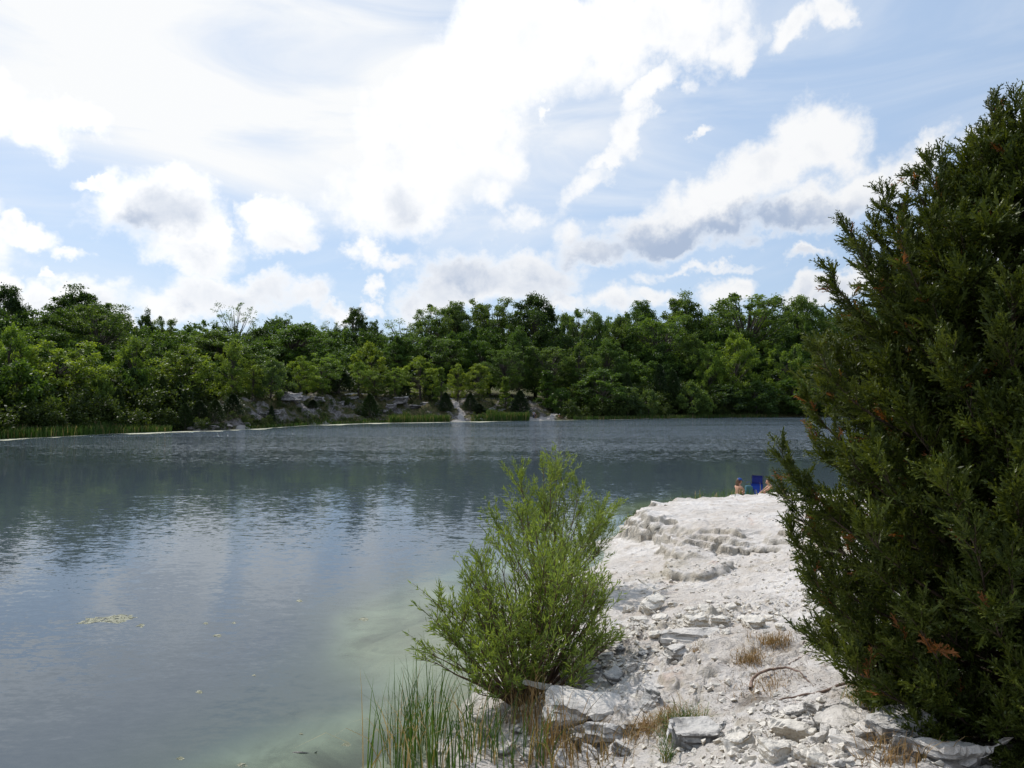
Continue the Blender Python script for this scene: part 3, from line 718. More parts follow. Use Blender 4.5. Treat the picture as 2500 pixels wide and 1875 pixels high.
TREES = [
 (-30,62,700,55,'oak','dark','dark broad tree cut by the left edge, tallest on the left hillside'),
 (105,262,712,50,'oak','dark','dark knobbly tree crown rising above the left hillside skyline'),
 (184,300,742,34,'cottonwood','mid','broad mid green tree just right of the dark knobbly crown'),
 (60,190,768,38,'oak','deep','dull green tree filling the slope below the dark knobbly crown'),
 (75,220,838,14,'sycamore','yellow','yellow green tree with a ragged crown low on the left slope'),
 (-20,75,805,16,'sycamore','bright','bright green tree low at the left edge'),
 (262,318,772,52,'oak','dark','small dark crown in the skyline right of the broad green tree'),
 (330,380,764,55,'oak','dark','dark twin-lobed crown over the dip in the left skyline'),
 (368,418,772,56,'cottonwood','mid','feathery green crown beside the dark twin-lobed one in the left skyline'),
 (288,365,832,16,'sycamore','bright','slender bright tree standing in front of the dark gap on the left'),
 (300,400,840,30,'oak','dark','dark shadowed tree behind the slender bright tree on the left'),
 (398,508,852,14,'sycamore','yellow','open yellow green tree with layered branches left of the rocky bank'),
 (455,592,802,34,'cottonwood','mid','mid green tree under the lone sparse treetop'),
 (532,611,735,62,'sparse','pale','lone sparse treetop with sky showing through, above the left wood'),
 (538,596,838,14,'sycamore','bright','narrow bright tree at the left end of the rocky bank'),
 (596,635,882,13,'sycamore','yellow','small yellow green tree left of the drooping olive tree'),
 (628,694,886,11,'shrub','olive','rounded olive tree with drooping foliage above the pale rocks'),
 (590,680,800,50,'oak','dark','dark dense crown behind the rocky bank, left part of skyline'),
 (662,795,786,36,'cottonwood','deep','wide domed green tree in the middle of the left skyline'),
 (670,712,760,60,'sparse','mid','wispy treetop poking above the domed green tree'),
 (782,826,778,60,'sparse','mid','thin crown just left of the tall two-lobed tree'),
 (834,898,748,56,'cottonwood','dark','tall dark two-lobed tree standing clear of the skyline'),
 (880,924,776,56,'cottonwood','dark','lower right lobe tree beside the tall two-lobed one'),
 (702,760,874,14,'sycamore','yellow','light green tree with thin pale trunk, left of a pair above the bank'),
 (752,822,866,13,'sycamore','bright','bright round-headed tree above the dark cliff part of the bank'),
 (868,934,842,20,'sycamore','yellow','yellow green tree with tall pointed head above the open pale path'),
 (850,900,886,14,'sycamore','bright','small bright tree on bare stems beside the pale path'),
 (888,948,908,13,'sycamore','bright','low spreading bright tree right of the pale path'),
 (926,1040,775,58,'sparse','pale','airy pale treetop left of the tall cottonwoods'),
 (1020,1098,744,52,'cottonwood','pale','tall forked tree with open crown, first of the tall row'),
 (1076,1156,735,52,'cottonwood','pale','tall pale green tree second in the tall row'),
 (1146,1240,730,54,'cottonwood','mid','tall leafy tree just left of the dark round crown'),
 (946,984,900,13,'sycamore','bright','small upright bright tree right of the spreading one'),
 (988,1064,876,15,'sycamore','yellow','broad light green tree near the centre of the bank'),
 (930,1010,815,34,'oak','deep','rounded green tree behind the small bright ones in the centre'),
 (1010,1110,818,34,'cottonwood','mid','green tree in front of the tall forked one'),
 (1060,1090,898,9,'slim','bright','slim bright sapling standing low on the bank left of the chute'),
 (1097,1138,892,14,'sycamore','yellow','light green tree directly above the white chute'),
 (1142,1195,890,12,'sycamore','yellow','yellow green tree right of the white chute'),
 (1130,1210,830,32,'oak','deep','dark green tree behind the yellow green tree by the chute'),
 (1204,1268,854,16,'cottonwood','deep','upright deep green tree left of the small beach'),
 (1218,1248,922,8,'slim','bright','slim sapling by the reeds left of the beach'),
 (1243,1372,722,42,'oak','dark','big dark round tree, broadest crown on the central skyline'),
 (1232,1300,812,26,'oak','deep','green tree below the big dark round one'),
 (1372,1436,755,48,'cottonwood','pale','airy tree right of the big dark round one'),
 (1428,1488,762,48,'cottonwood','pale','small airy crown in the dip right of the big dark tree'),
 (1300,1380,850,22,'cottonwood','mid','mid green tree standing behind the small beach'),
 (1475,1560,772,38,'oak','mid','rounded green tree below the right skyline dip'),
 (1528,1612,733,48,'cottonwood','deep','pointed green crown on the right skyline'),
 (1612,1728,726,46,'oak','mid','tall rounded green crown right of the pointed one'),
 (1740,1900,719,40,'cottonwood','mid','large spreading tree with visible dark limbs on the right skyline'),
 (1898,2010,728,42,'oak','mid','green crown in the skyline touching the near cedar'),
 (1552,1655,778,30,'cottonwood','mid','green fork-trunked tree in the middle of the right wood'),
 (1655,1730,822,22,'oak','mid','soft rounded green tree on the right wood edge'),
 (1756,1840,818,12,'sycamore','yellow','bright yellow green tree standing out of the right wood'),
 (1706,1762,842,13,'sycamore','bright','light green tree left of the bright yellow green one'),
 (1878,1952,846,14,'sycamore','bright','smooth green tree beside the near cedar tip'),
 (1384,1450,842,20,'sycamore','mid','green tree behind the shrubs right of the beach'),
 (1440,1530,840,22,'oak','mid','broad green tree above the dark shrubs right of the beach'),
 (1312,1358,908,12,'slim','deep','small dark green tree on the slope of the beach'),
 (1344,1394,950,9,'shrub','deep','round leafy bush shading the seated people beside the beach'),
 (1416,1520,905,7,'sycamore','deep','wide low tree leaning over the water right of the beach'),
 (1500,1566,948,4,'shrub','olive','olive shrub over the water left of the dark cedars'),
 (1562,1605,955,3,'shrub','olive','greyish shrub at the waterline below the dark cedars'),
 (1660,1722,940,4,'shrub','mid','green shrub at the water right of the dark cedars'),
 (1722,1812,942,4,'shrub','dark','dark rounded bush at the water below the bright tree'),
 (1708,1738,968,2,'shrub','bright','small bright shrub at the water edge on the right'),
 (1810,1885,940,4,'shrub','dark','dark bush between the bright tree and the near cedar'),
 (1880,1990,930,5,'shrub','deep','dark leafy bush partly hidden by the near cedar'),
 (222,275,920,7,'shrub','mid','leafy green bush left of the small dark cedars'),
 (-10,110,900,9,'shrub','deep','low leafy trees behind the reeds at the left edge'),
 (110,150,975,6,'shrub','bright','small light green bush behind the reeds on the left'),
 (300,372,905,12,'shrub','deep','layered green bush left of the pointed cedar'),
]
for t_ in TREES: far_tree(*t_)
CEDARS = [(272,306,950,5,'dark blunt cedar below the leafy green bush'),(378,414,920,9,'pointed cedar with a lighter tip, left of the rocky bank'),
 (416,458,934,8,'dark cedar just right of the pointed one'),(436,470,985,3,'low dark cedar at the water left of the rocks'),(466,508,978,4,'squat dark cedar beside the first pale rocks'),
 (508,545,975,3,'narrow grey green cedar at the first pale rocks'),(548,590,962,4,'wide dark cedar over the water at the bank end'),(690,716,910,15,'dark cedar behind the drooping olive tree'),
 (752,776,975,6,'small dark cedar on the cliff middle'),(794,858,893,15,'largest dark cedar block above the cliff'),(884,922,962,4,'dark round cedar above the left reeds'),
 (972,1002,928,14,'dark cedar between the small bright trees'),(1034,1064,920,15,'dark cedar under the broad light green tree'),(1074,1102,958,6,'dark narrow cedar left of the white chute'),
 (1134,1164,960,6,'dark cedar right of the white chute'),(1158,1184,985,6,'small round cedar by the chute foot'),(1250,1290,954,5,'dense dark cedar left of the small beach'),
 (655,672,990,4,'tiny cedar among the pale gullies'),(1592,1630,892,10,'tall dark cedar, left of the pair in the right wood'),(1624,1664,906,9,'tall dark cedar, right of the pair in the right wood'),
 (1516,1546,912,10,'dark cedar tip behind the olive shrub'),(1420,1450,925,12,'dark cedar behind the low leaning tree'),(1660,1690,935,8,'slim dark cedar next to the tall pair')]
for (a0, a1, tp, d, lb) in CEDARS: far_tree(a0, a1, tp, d, 'cedar', 'c2' if a0 in (378, 508) else 'black', lb, 'dark cedars along the far shore')

# the wood behind, one mass: many crowns merged
SKY_ = [(-900,690),(0,742),(60,756),(150,750),(250,760),(320,785),(420,808),(500,806),(560,800),(640,796),(760,792),(830,798),(900,805),(960,812),(1040,790),(1100,772),(1240,765),(1330,765),(1400,785),(1470,790),(1540,768),(1700,760),(1800,755),(2000,755),(2400,750),(3600,700)]
def merge_trees(items):
    Vs, Fs, Ts, o = [], [], [], 0
    for (src, loc, sx, sz, rz) in items:
        V, Fq, T = src
        c, s = math.cos(rz), math.sin(rz)
        P = np.stack([(V[:, 0] * c - V[:, 1] * s) * sx, (V[:, 0] * s + V[:, 1] * c) * sx, V[:, 2] * sz], -1) + np.array(loc)
        Vs.append(P); Fs.append(Fq + o); Ts.append(T); o += len(V)
    return np.concatenate(Vs), np.concatenate(Fs), np.concatenate(Ts)
rw = random.Random(5)
lod = [broadleaf(s, 14, 8, .12, 40, 120, .42, 'round', .15)[1] for s in (81, 82, 83)] + [broadleaf(s, 14, 8, .12, 46, 95, .42, 'vase', .14)[1] for s in (84, 85)]
items = []
for px in np.arange(-500, 2900, 34):
    for d in (20, 27, 36, 48, 64):
        p = px + rw.uniform(-17, 17); dd = d + rw.uniform(-4, 4)
        if 800 < p < 1420 and d < 28: continue
        b = far_pt(p, dd)
        top = np.interp(p, [q[0] for q in SKY_], [q[1] for q in SKY_]) - 9
        frac = {20: .48, 27: .62, 36: .78, 48: .92, 64: 1.0}[d] * rw.uniform(.84, 1.04)
        ty = 1000 - (1000 - top) * frac
        Ht = at(p, ty, b.y).z - b.z
        if Ht < 2: continue
        items.append((lod[rw.randrange(5)], b, rw.uniform(.8, 1.15) * min(1, Ht / 9), Ht / 14.0, rw.uniform(0, 6.28)))
V_, F_, T_ = merge_trees(items)
T_ = np.clip(T_ + np.repeat(np.array([rw.uniform(-.35, .35) for _ in items]), [len(i[0][2]) for i in items]), 0, 1)
wd = np_mesh('woodland', V_, F_, M_LEAF, attrs=[('tint', 'FACE', T_)])
wd.color = (.78, .95, .80, 1); tag(wd, kind='stuff')
# brush along the water's edge and under the trees
lodb = [broadleaf(s, 2.2, 2.6, .02, 14, 60, .20, 'round', .2)[1] for s in (91, 92)]
items = []
for px in np.concatenate([np.arange(-300, 480, 14), np.arange(1385, 2700, 12), np.arange(480, 1385, 12)]):
    dens_ = 4 if (px < 480 or px > 1385) else 5
    for q in range(dens_):
        p = px + rw.uniform(-8, 8)
        d = rw.uniform(1.5, 16) if dens_ == 4 else rw.choice([rw.uniform(.8, 3), rw.uniform(13, 24), rw.uniform(4, 12)])
        if dens_ == 5 and (1105 < p < 1150 or 1285 < p < 1362 or (900 > p > 840 and d > 10)): continue
        s = rw.uniform(.5, 1.5) * (1 if dens_ == 4 else .42) * (1 + (d / 16 if dens_ == 4 else 0))
        items.append((lodb[rw.randrange(2)], far_pt(p, d), s, s * rw.uniform(.7, 1.2), rw.uniform(0, 6)))
V_, F_, T_ = merge_trees(items)
br = np_mesh('undergrowth', V_, F_, M_LEAF, attrs=[('tint', 'FACE', T_)])
br.color = (.62, .64, .55, 1); tag(br, kind='stuff')

# ------------------------------------------------------------------ blades: reeds, cattails and grasses
def blades(B, H, lean, Wd, rnd, droop=.25, seg=5):
    """B (n,3) feet, H (n,) heights, lean (n,2) sideways run of the tip"""
    n = len(B); t = np.linspace(0, 1, seg)[None, :, None]
    H = H[:, None, None]
    side = unit(np.concatenate([rnd.normal(size=(n, 2)), np.zeros((n, 1))], 1))[:, None, :]
    L = np.concatenate([lean, np.zeros((n, 1))], 1)[:, None, :]
    dz = np.concatenate([t * 0, t * 0, t * H * (1 - droop * t ** 3)], 2) if False else None
    zz = t * H * (1 - np.reshape(droop * np.ones(n), (n, 1, 1)) * t ** 3)
    P = B[:, None, :] + L * t ** 2 + np.concatenate([zz * 0, zz * 0, zz], 2)
    wv = np.reshape(Wd * np.ones(n), (n, 1, 1)) * (1 - t ** 1.6) * .5 + .0006
    V = np.stack([P - side * wv, P + side * wv], 2).reshape(-1, 3)
    i = np.arange(n)[:, None] * seg * 2 + np.arange(seg - 1)[None, :] * 2
    Fq = np.stack([i, i + 1, i + 3, i + 2], -1).reshape(-1, 4)
    return V, Fq, seg - 1
def blade_obj(name, B, H, lean, Wd, rnd, m, dead=.1, droop=.25, parent=None):
    V, Fq, k = blades(B, H, lean, Wd, rnd, droop)
    n = len(B)
    tint = np.repeat(rnd.rand(n), k); de = np.repeat((rnd.rand(n) < dead) * (.6 + .4 * rnd.rand(n)), k)
    return np_mesh(name, V, Fq, m, parent, attrs=[('tint', 'FACE', tint), ('dead', 'FACE', de)])
rb = np.random.RandomState(77)
for (p0, p1, d0, d1, hh, n, nm) in [(-60,260,-.8,7,1.7,6000,1),(260,420,-.4,3,1.3,2000,1),(950,1098,-.9,1.5,1.9,3600,1),(1188,1292,-.8,2.5,2.4,4200,1),(1150,1190,-.4,.8,1.0,500,1),(1400,1900,-.5,.8,1.2,3500,1),(600,950,-.2,1.4,.8,2200,1)]:
    p = rb.uniform(p0, p1, n); d = rb.uniform(d0, d1, n)
    phi = np.arctan2(p - CX, F); r_ = rshore(phi) + d
    B = np.stack([np.sin(phi) * r_, np.cos(phi) * r_, np.maximum(far_h(phi, d), -.05)], -1)
    o = blade_obj('reeds', B, hh * (.6 + .5 * rb.rand(n)), rb.normal(size=(n, 2)) * .18, .07, rb, M_REED, .12)
    tag(o, kind='stuff')

# ------------------------------------------------------------------ rocks
def rock_mesh(seed, sx, sy, sz, slab=.5, sub=3):
    r = np.random.RandomState(seed)
    bm = bmesh.new()
    pts_ = []
    for k in range(16):
        v = r.uniform(-1, 1, 3); m = np.max(np.abs(v[:2])); v[:2] /= max(m, .01) if r.rand() < .75 else 1
        v[2] = np.sign(v[2]) * (slab + (1 - slab) * abs(v[2]))
        pts_.append(bm.verts.new((v[0] * sx / 2, v[1] * sy / 2, v[2] * sz / 2)))
    res = bmesh.ops.convex_hull(bm, input=pts_)
    bmesh.ops.delete(bm, geom=list({g for g in res['geom_interior'] + res['geom_unused'] if isinstance(g, bmesh.types.BMVert)}), context='VERTS')
    bmesh.ops.bevel(bm, geom=bm.edges[:], offset=min(sx, sy, sz) * .05, segments=1, affect='EDGES')
    bmesh.ops.triangulate(bm, faces=bm.faces[:])
    for q in range(sub):
        lim = max(sx, sy, sz) * .5 / 2 ** q
        bmesh.ops.subdivide_edges(bm, edges=[e for e in bm.edges if e.calc_length() > lim * .5], cuts=1)
        bmesh.ops.triangulate(bm, faces=[f for f in bm.faces if len(f.verts) > 3])
    bm.normal_update()
    P = np.array([v.co[:] for v in bm.verts]); Nn = np.array([v.normal[:] for v in bm.verts])
    s = 1.6 / max(sx, sy, sz)
    dsp = fbm(P[:, 0] * s * 2 + seed, P[:, 1] * s * 2, P[:, 2] * s * 2, 4) * .045 + .03 * np.sign(vnoise(P[:, 2] * s * 9 + seed, P[:, 0] * s, P[:, 1] * s))
    P = P + Nn * dsp[:, None] * min(max(sx, sy), 3 * sz)
    for v, p in zip(bm.verts, P): v.co = p
    me = bpy.data.meshes.new('rock'); bm.to_mesh(me); bm.free()
    return me
def rock(seed, px, py, w, dpt, h, rz, m, label=None, group=None, sink=.33, tilt=(0, 0), name='rock', cat='rock', slab=.5, loc=None):
    p = loc if loc is not None else on_ground(px, py)
    me = rock_mesh(seed, w, dpt, h, slab); me.materials.append(m)
    o = link(name, me); o.location = p + Vector((0, 0, h * (.44 - sink))); o.rotation_euler = (R(tilt[0]), R(tilt[1]), R(rz))
    return tag(o, label, cat, group)
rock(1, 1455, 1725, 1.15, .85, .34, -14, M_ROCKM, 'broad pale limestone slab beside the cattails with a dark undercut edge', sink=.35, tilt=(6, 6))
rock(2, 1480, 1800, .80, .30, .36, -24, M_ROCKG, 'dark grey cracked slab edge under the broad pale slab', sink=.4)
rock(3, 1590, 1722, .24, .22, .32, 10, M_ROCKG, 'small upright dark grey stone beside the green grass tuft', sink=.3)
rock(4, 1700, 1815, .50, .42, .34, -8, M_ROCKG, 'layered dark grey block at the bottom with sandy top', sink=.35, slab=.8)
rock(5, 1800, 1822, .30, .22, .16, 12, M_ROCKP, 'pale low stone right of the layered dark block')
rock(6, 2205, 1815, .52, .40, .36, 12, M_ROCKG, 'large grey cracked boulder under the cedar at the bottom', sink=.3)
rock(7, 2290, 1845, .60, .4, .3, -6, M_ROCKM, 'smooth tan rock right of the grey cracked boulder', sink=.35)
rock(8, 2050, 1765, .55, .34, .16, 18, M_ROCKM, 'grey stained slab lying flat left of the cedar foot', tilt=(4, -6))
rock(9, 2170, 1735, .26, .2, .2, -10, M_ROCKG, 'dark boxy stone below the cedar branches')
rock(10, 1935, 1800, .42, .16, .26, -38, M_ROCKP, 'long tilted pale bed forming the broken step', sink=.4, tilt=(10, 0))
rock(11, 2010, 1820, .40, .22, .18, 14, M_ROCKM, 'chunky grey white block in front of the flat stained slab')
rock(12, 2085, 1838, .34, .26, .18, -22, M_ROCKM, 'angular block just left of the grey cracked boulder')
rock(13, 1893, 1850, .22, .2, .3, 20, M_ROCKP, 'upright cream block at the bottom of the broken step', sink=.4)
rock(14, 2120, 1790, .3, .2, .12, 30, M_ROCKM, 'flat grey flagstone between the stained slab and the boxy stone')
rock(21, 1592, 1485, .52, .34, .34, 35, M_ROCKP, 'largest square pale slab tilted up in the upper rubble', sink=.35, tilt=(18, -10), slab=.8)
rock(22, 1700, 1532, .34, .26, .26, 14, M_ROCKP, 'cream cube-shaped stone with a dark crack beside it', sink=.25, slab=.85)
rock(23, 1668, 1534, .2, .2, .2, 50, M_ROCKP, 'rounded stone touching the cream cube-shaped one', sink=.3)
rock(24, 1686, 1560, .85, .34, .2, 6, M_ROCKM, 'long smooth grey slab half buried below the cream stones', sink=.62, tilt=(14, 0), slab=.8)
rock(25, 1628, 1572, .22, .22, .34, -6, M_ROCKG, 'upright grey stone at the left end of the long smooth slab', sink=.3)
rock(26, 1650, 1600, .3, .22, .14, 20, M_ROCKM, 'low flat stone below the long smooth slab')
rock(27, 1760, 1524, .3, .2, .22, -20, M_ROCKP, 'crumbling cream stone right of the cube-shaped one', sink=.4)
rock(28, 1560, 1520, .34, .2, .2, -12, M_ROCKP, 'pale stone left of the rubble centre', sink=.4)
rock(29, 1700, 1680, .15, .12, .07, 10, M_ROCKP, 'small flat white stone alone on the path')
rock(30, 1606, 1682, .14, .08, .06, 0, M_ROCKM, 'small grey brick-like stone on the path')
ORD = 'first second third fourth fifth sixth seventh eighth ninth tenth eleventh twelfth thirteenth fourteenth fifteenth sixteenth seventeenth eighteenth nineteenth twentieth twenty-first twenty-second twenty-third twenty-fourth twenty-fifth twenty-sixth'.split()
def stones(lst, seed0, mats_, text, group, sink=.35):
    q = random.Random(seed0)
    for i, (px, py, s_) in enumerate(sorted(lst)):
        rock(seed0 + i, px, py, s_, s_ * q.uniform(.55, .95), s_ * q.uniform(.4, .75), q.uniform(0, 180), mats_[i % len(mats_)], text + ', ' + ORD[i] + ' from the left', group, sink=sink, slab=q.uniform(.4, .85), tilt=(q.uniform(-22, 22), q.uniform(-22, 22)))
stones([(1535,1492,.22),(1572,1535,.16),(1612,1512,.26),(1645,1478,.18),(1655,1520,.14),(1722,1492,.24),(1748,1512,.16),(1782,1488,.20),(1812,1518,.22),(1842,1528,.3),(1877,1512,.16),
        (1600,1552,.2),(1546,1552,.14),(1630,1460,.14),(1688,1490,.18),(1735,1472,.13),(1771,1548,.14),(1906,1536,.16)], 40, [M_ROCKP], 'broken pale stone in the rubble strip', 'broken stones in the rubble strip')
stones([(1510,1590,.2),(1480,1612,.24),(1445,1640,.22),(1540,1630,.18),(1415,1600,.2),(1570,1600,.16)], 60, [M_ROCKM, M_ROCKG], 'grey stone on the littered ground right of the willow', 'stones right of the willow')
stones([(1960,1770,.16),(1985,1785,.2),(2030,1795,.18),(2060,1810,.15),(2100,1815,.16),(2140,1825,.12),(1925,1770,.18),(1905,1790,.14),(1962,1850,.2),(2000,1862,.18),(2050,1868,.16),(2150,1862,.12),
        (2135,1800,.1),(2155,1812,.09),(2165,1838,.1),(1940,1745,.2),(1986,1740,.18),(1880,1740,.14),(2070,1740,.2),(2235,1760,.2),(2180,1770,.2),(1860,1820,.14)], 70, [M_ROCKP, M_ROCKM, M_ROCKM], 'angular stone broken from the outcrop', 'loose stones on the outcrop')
stones([(1190,1800,.24),(1230,1835,.26),(1290,1850,.22),(1330,1815,.22),(1380,1862,.28),(1440,1850,.24),(1160,1760,.2),(1260,1790,.18),(1410,1800,.2),(1520,1835,.2)], 100, [M_ROCKM, M_ROCKG], 'grey stone among the cattails and dry grass', 'stones at the bank foot')
stones([(1500,1662,.26),(1440,1690,.2),(1395,1668,.18)], 112, [M_ROCKG, M_ROCKM], 'weathered stone just above the broad pale slab', 'stones above the broad slab')
# far bank blocks
for i, (px, d, w_, h_) in enumerate(sorted([(705,9,6,1.7),(735,10,4.5,1.4),(690,11,4,1.2),(672,6,3,1),(980,10,4,1.5),(1010,9,3.4,1.2),(955,9,2.6,1.3),(940,8,2,.9),(1040,11,3,1),(640,7,2.5,1),(490,2.5,3,1.1),(520,2,2.6,.9),(560,1.5,2.4,.7),(600,1.2,2,.6),(470,2,1.8,.7),
                                     (780,9,3,1.2),(830,11,3,1),(860,12,3.4,.8),(1075,9,2.4,.9),(1200,8,2.4,.8),(1225,6,2,.7)])):
    rock(130 + i, 0, 0, w_ * .75, w_ * .5, h_ * .85, i * 37 % 50 - 25, M_ROCKF, 'weathered limestone block jutting from the far bank, ' + ORD[i] + ' from the left', 'limestone blocks of the far bank', loc=far_pt(px, d), slab=.75, sink=.3)
# the mass of grit and pebbles
def pebbles(name, n, sampler, smin, smax, m, seed):
    r = np.random.RandomState(seed)
    tmpl = []
    for k in range(5):
        bm = bmesh.new()
        vs = [bm.verts.new(tuple(unit(r.normal(size=3)) * np.array([1, .8, .55]))) for _ in range(9)]
        res = bmesh.ops.convex_hull(bm, input=vs); bmesh.ops.triangulate(bm, faces=bm.faces[:])
        bm.verts.ensure_lookup_table(); bm.verts.index_update()
        tmpl.append((np.array([v.co[:] for v in bm.verts]), np.array([[v.index for v in f.verts] for f in bm.faces]))); bm.free()
    x, y = sampler(r, n); z = height(x, y)
    ok = z > .01
    x, y, z = x[ok], y[ok], z[ok]; Vs, Fs, o = [], [], 0
    s = smin * (smax / smin) ** (r.rand(len(x)) ** 2.2)
    for i in range(len(x)):
        V, Fq = tmpl[i % 5]; c_, s_ = math.cos(i * 1.7), math.sin(i * 1.7)
        P = np.stack([V[:, 0] * c_ - V[:, 1] * s_, V[:, 0] * s_ + V[:, 1] * c_, V[:, 2]], -1) * s[i] / 2 + [x[i], y[i], z[i] + s[i] * .12]
        Vs.append(P); Fs.append(Fq + o); o += len(V)
    o_ = np_mesh(name, np.concatenate(Vs), np.concatenate(Fs), m); return tag(o_, kind='stuff')
def samp(zones):
    def f(r, n):
        X_, Y_ = [], []
        tot = sum(z[-1] for z in zones)
        for (px, py, zz, sx, sy, wgt) in zones:
            c = on_z(px, py, zz); k = int(n * wgt / tot)
            X_.append(c[0] + r.normal(size=k) * sx); Y_.append(c[1] + r.normal(size=k) * sy)
        return np.concatenate(X_), np.concatenate(Y_)
    return f
pebbles('rubble', 10000, samp([(1640,1510,.75,1.1,.55,3),(1800,1520,1.0,1.0,.4,2),(2020,1790,1.65,.55,.45,3),(1500,1620,.7,.8,.6,2.2),(1750,1640,1.1,1.6,1.2,1),(1300,1790,.2,.8,.7,1.6),
                              (1700,1400,.6,1.6,1.0,1.6),(1800,1460,.9,2.5,1.6,.6),(1850,1260,1.1,2.5,2.5,.4),(1750,1800,1.4,.8,.5,2),(2150,1860,1.8,.6,.3,1.5)]), .012, .14, M_ROCKP, 9)

# ------------------------------------------------------------------ willow bushes
def willow(name, base, H, W, nst, seed, label, leaf_n=60, leanx=0.0, dead_nest=False, crown_lo=.15):
    r = np.random.RandomState(seed)
    t = empty(name, base, label, 'willow bush')
    paths, cen, dr, tn = [], [], [], []
    for k in range(nst):
        az_ = r.rand() * 6.283; sp = math.sqrt(r.rand())
        b0 = np.array([math.cos(az_) * .16 * W * sp * .6, math.sin(az_) * .12 * W * sp, -.05])
        hh = H * (.42 + .58 * r.rand() ** .8) * (1 - .35 * sp ** 2 * r.rand())
        end = np.array([math.cos(az_) * W * .5 * sp + leanx * H * .3, math.sin(az_) * W * .5 * sp, hh * (1 - (.25 + .45 * r.rand()) * sp ** 2)])
        mid = np.array([end[0] * .58, end[1] * .58, end[2] * .46])
        P = bez(b0, mid, end, 9) + np.cumsum(r.normal(size=(9, 3)) * .010 * H * .4, 0)
        paths.append((P, np.linspace(.020, .005, 9)))
        for q in range(int(11 * hh / H) + 4):
            f = crown_lo + (1 - crown_lo) * (1 - r.rand() ** 1.35) if r.rand() > .1 else .98
            i = f * 8; i0 = min(int(i), 7); p0 = P[i0] + (P[i0 + 1] - P[i0]) * (i - i0)
            T = unit(P[i0 + 1] - P[i0])
            d = unit(T * .9 + unit(r.normal(size=3) * [1, 1, .4]) * .75 + [0, 0, .35]); L = H * (.10 + .13 * r.rand())
            end_ = p0 + d * L + [0, 0, L * .12]
            S = bez(p0, (p0 + end_) / 2 + [0, 0, L * .06], end_, 4)
            paths.append((S, np.linspace(.0045, .0015, 4)))
            m = int(leaf_n * (.5 + .7 * r.rand())); u = .1 + .9 * r.rand(m)
            ii = u * 3; j0 = np.minimum(ii.astype(int), 2); pp = S[j0] + (S[j0 + 1] - S[j0]) * (ii - j0)[:, None]
            cen.append(pp + r.normal(size=(m, 3)) * .012)
            dr.append(d + unit(r.normal(size=(m, 3))) * .85 + np.array([0, 0, .15]))
            tn.append(np.clip(.35 + .3 * u + .35 * f - .25 + .16 * r.normal(size=m) + .1 * r.normal(), 0, 1))
    V, Fq = tubes(paths, 4)
    np_mesh('stems', V, Fq, M_WSTEM, t, smooth=True)
    cen, dr, tn = np.concatenate(cen), np.concatenate(dr), np.concatenate(tn)
    n = len(cen)
    V, Fq = leaves(cen, dr, .075 + .07 * r.rand(n), .015 + .007 * r.rand(n), r, .4)
    np_mesh('foliage', V, Fq, M_WILLOW, t, attrs=[('tint', 'FACE', tn)])
    return t, n
b1 = on_z(1284, 1690, .24); b1.z = hz(b1.x, b1.y)
_, n1_ = willow('willow_bush', b1, 2.3, 2.9, 100, 5, 'bushy light green willow on many stems beside the cattails, nearest of two', 20, crown_lo=.30)
b2 = on_z(1335, 1450, .1); b2.z = max(0, hz(b2.x, b2.y))
_, n2_ = willow('willow_bush', b2, 3.3, 3.0, 34, 8, 'taller open willow bush at the water edge behind the nearer one', 44, crown_lo=.42)
print('willow leaves', n1_, n2_)

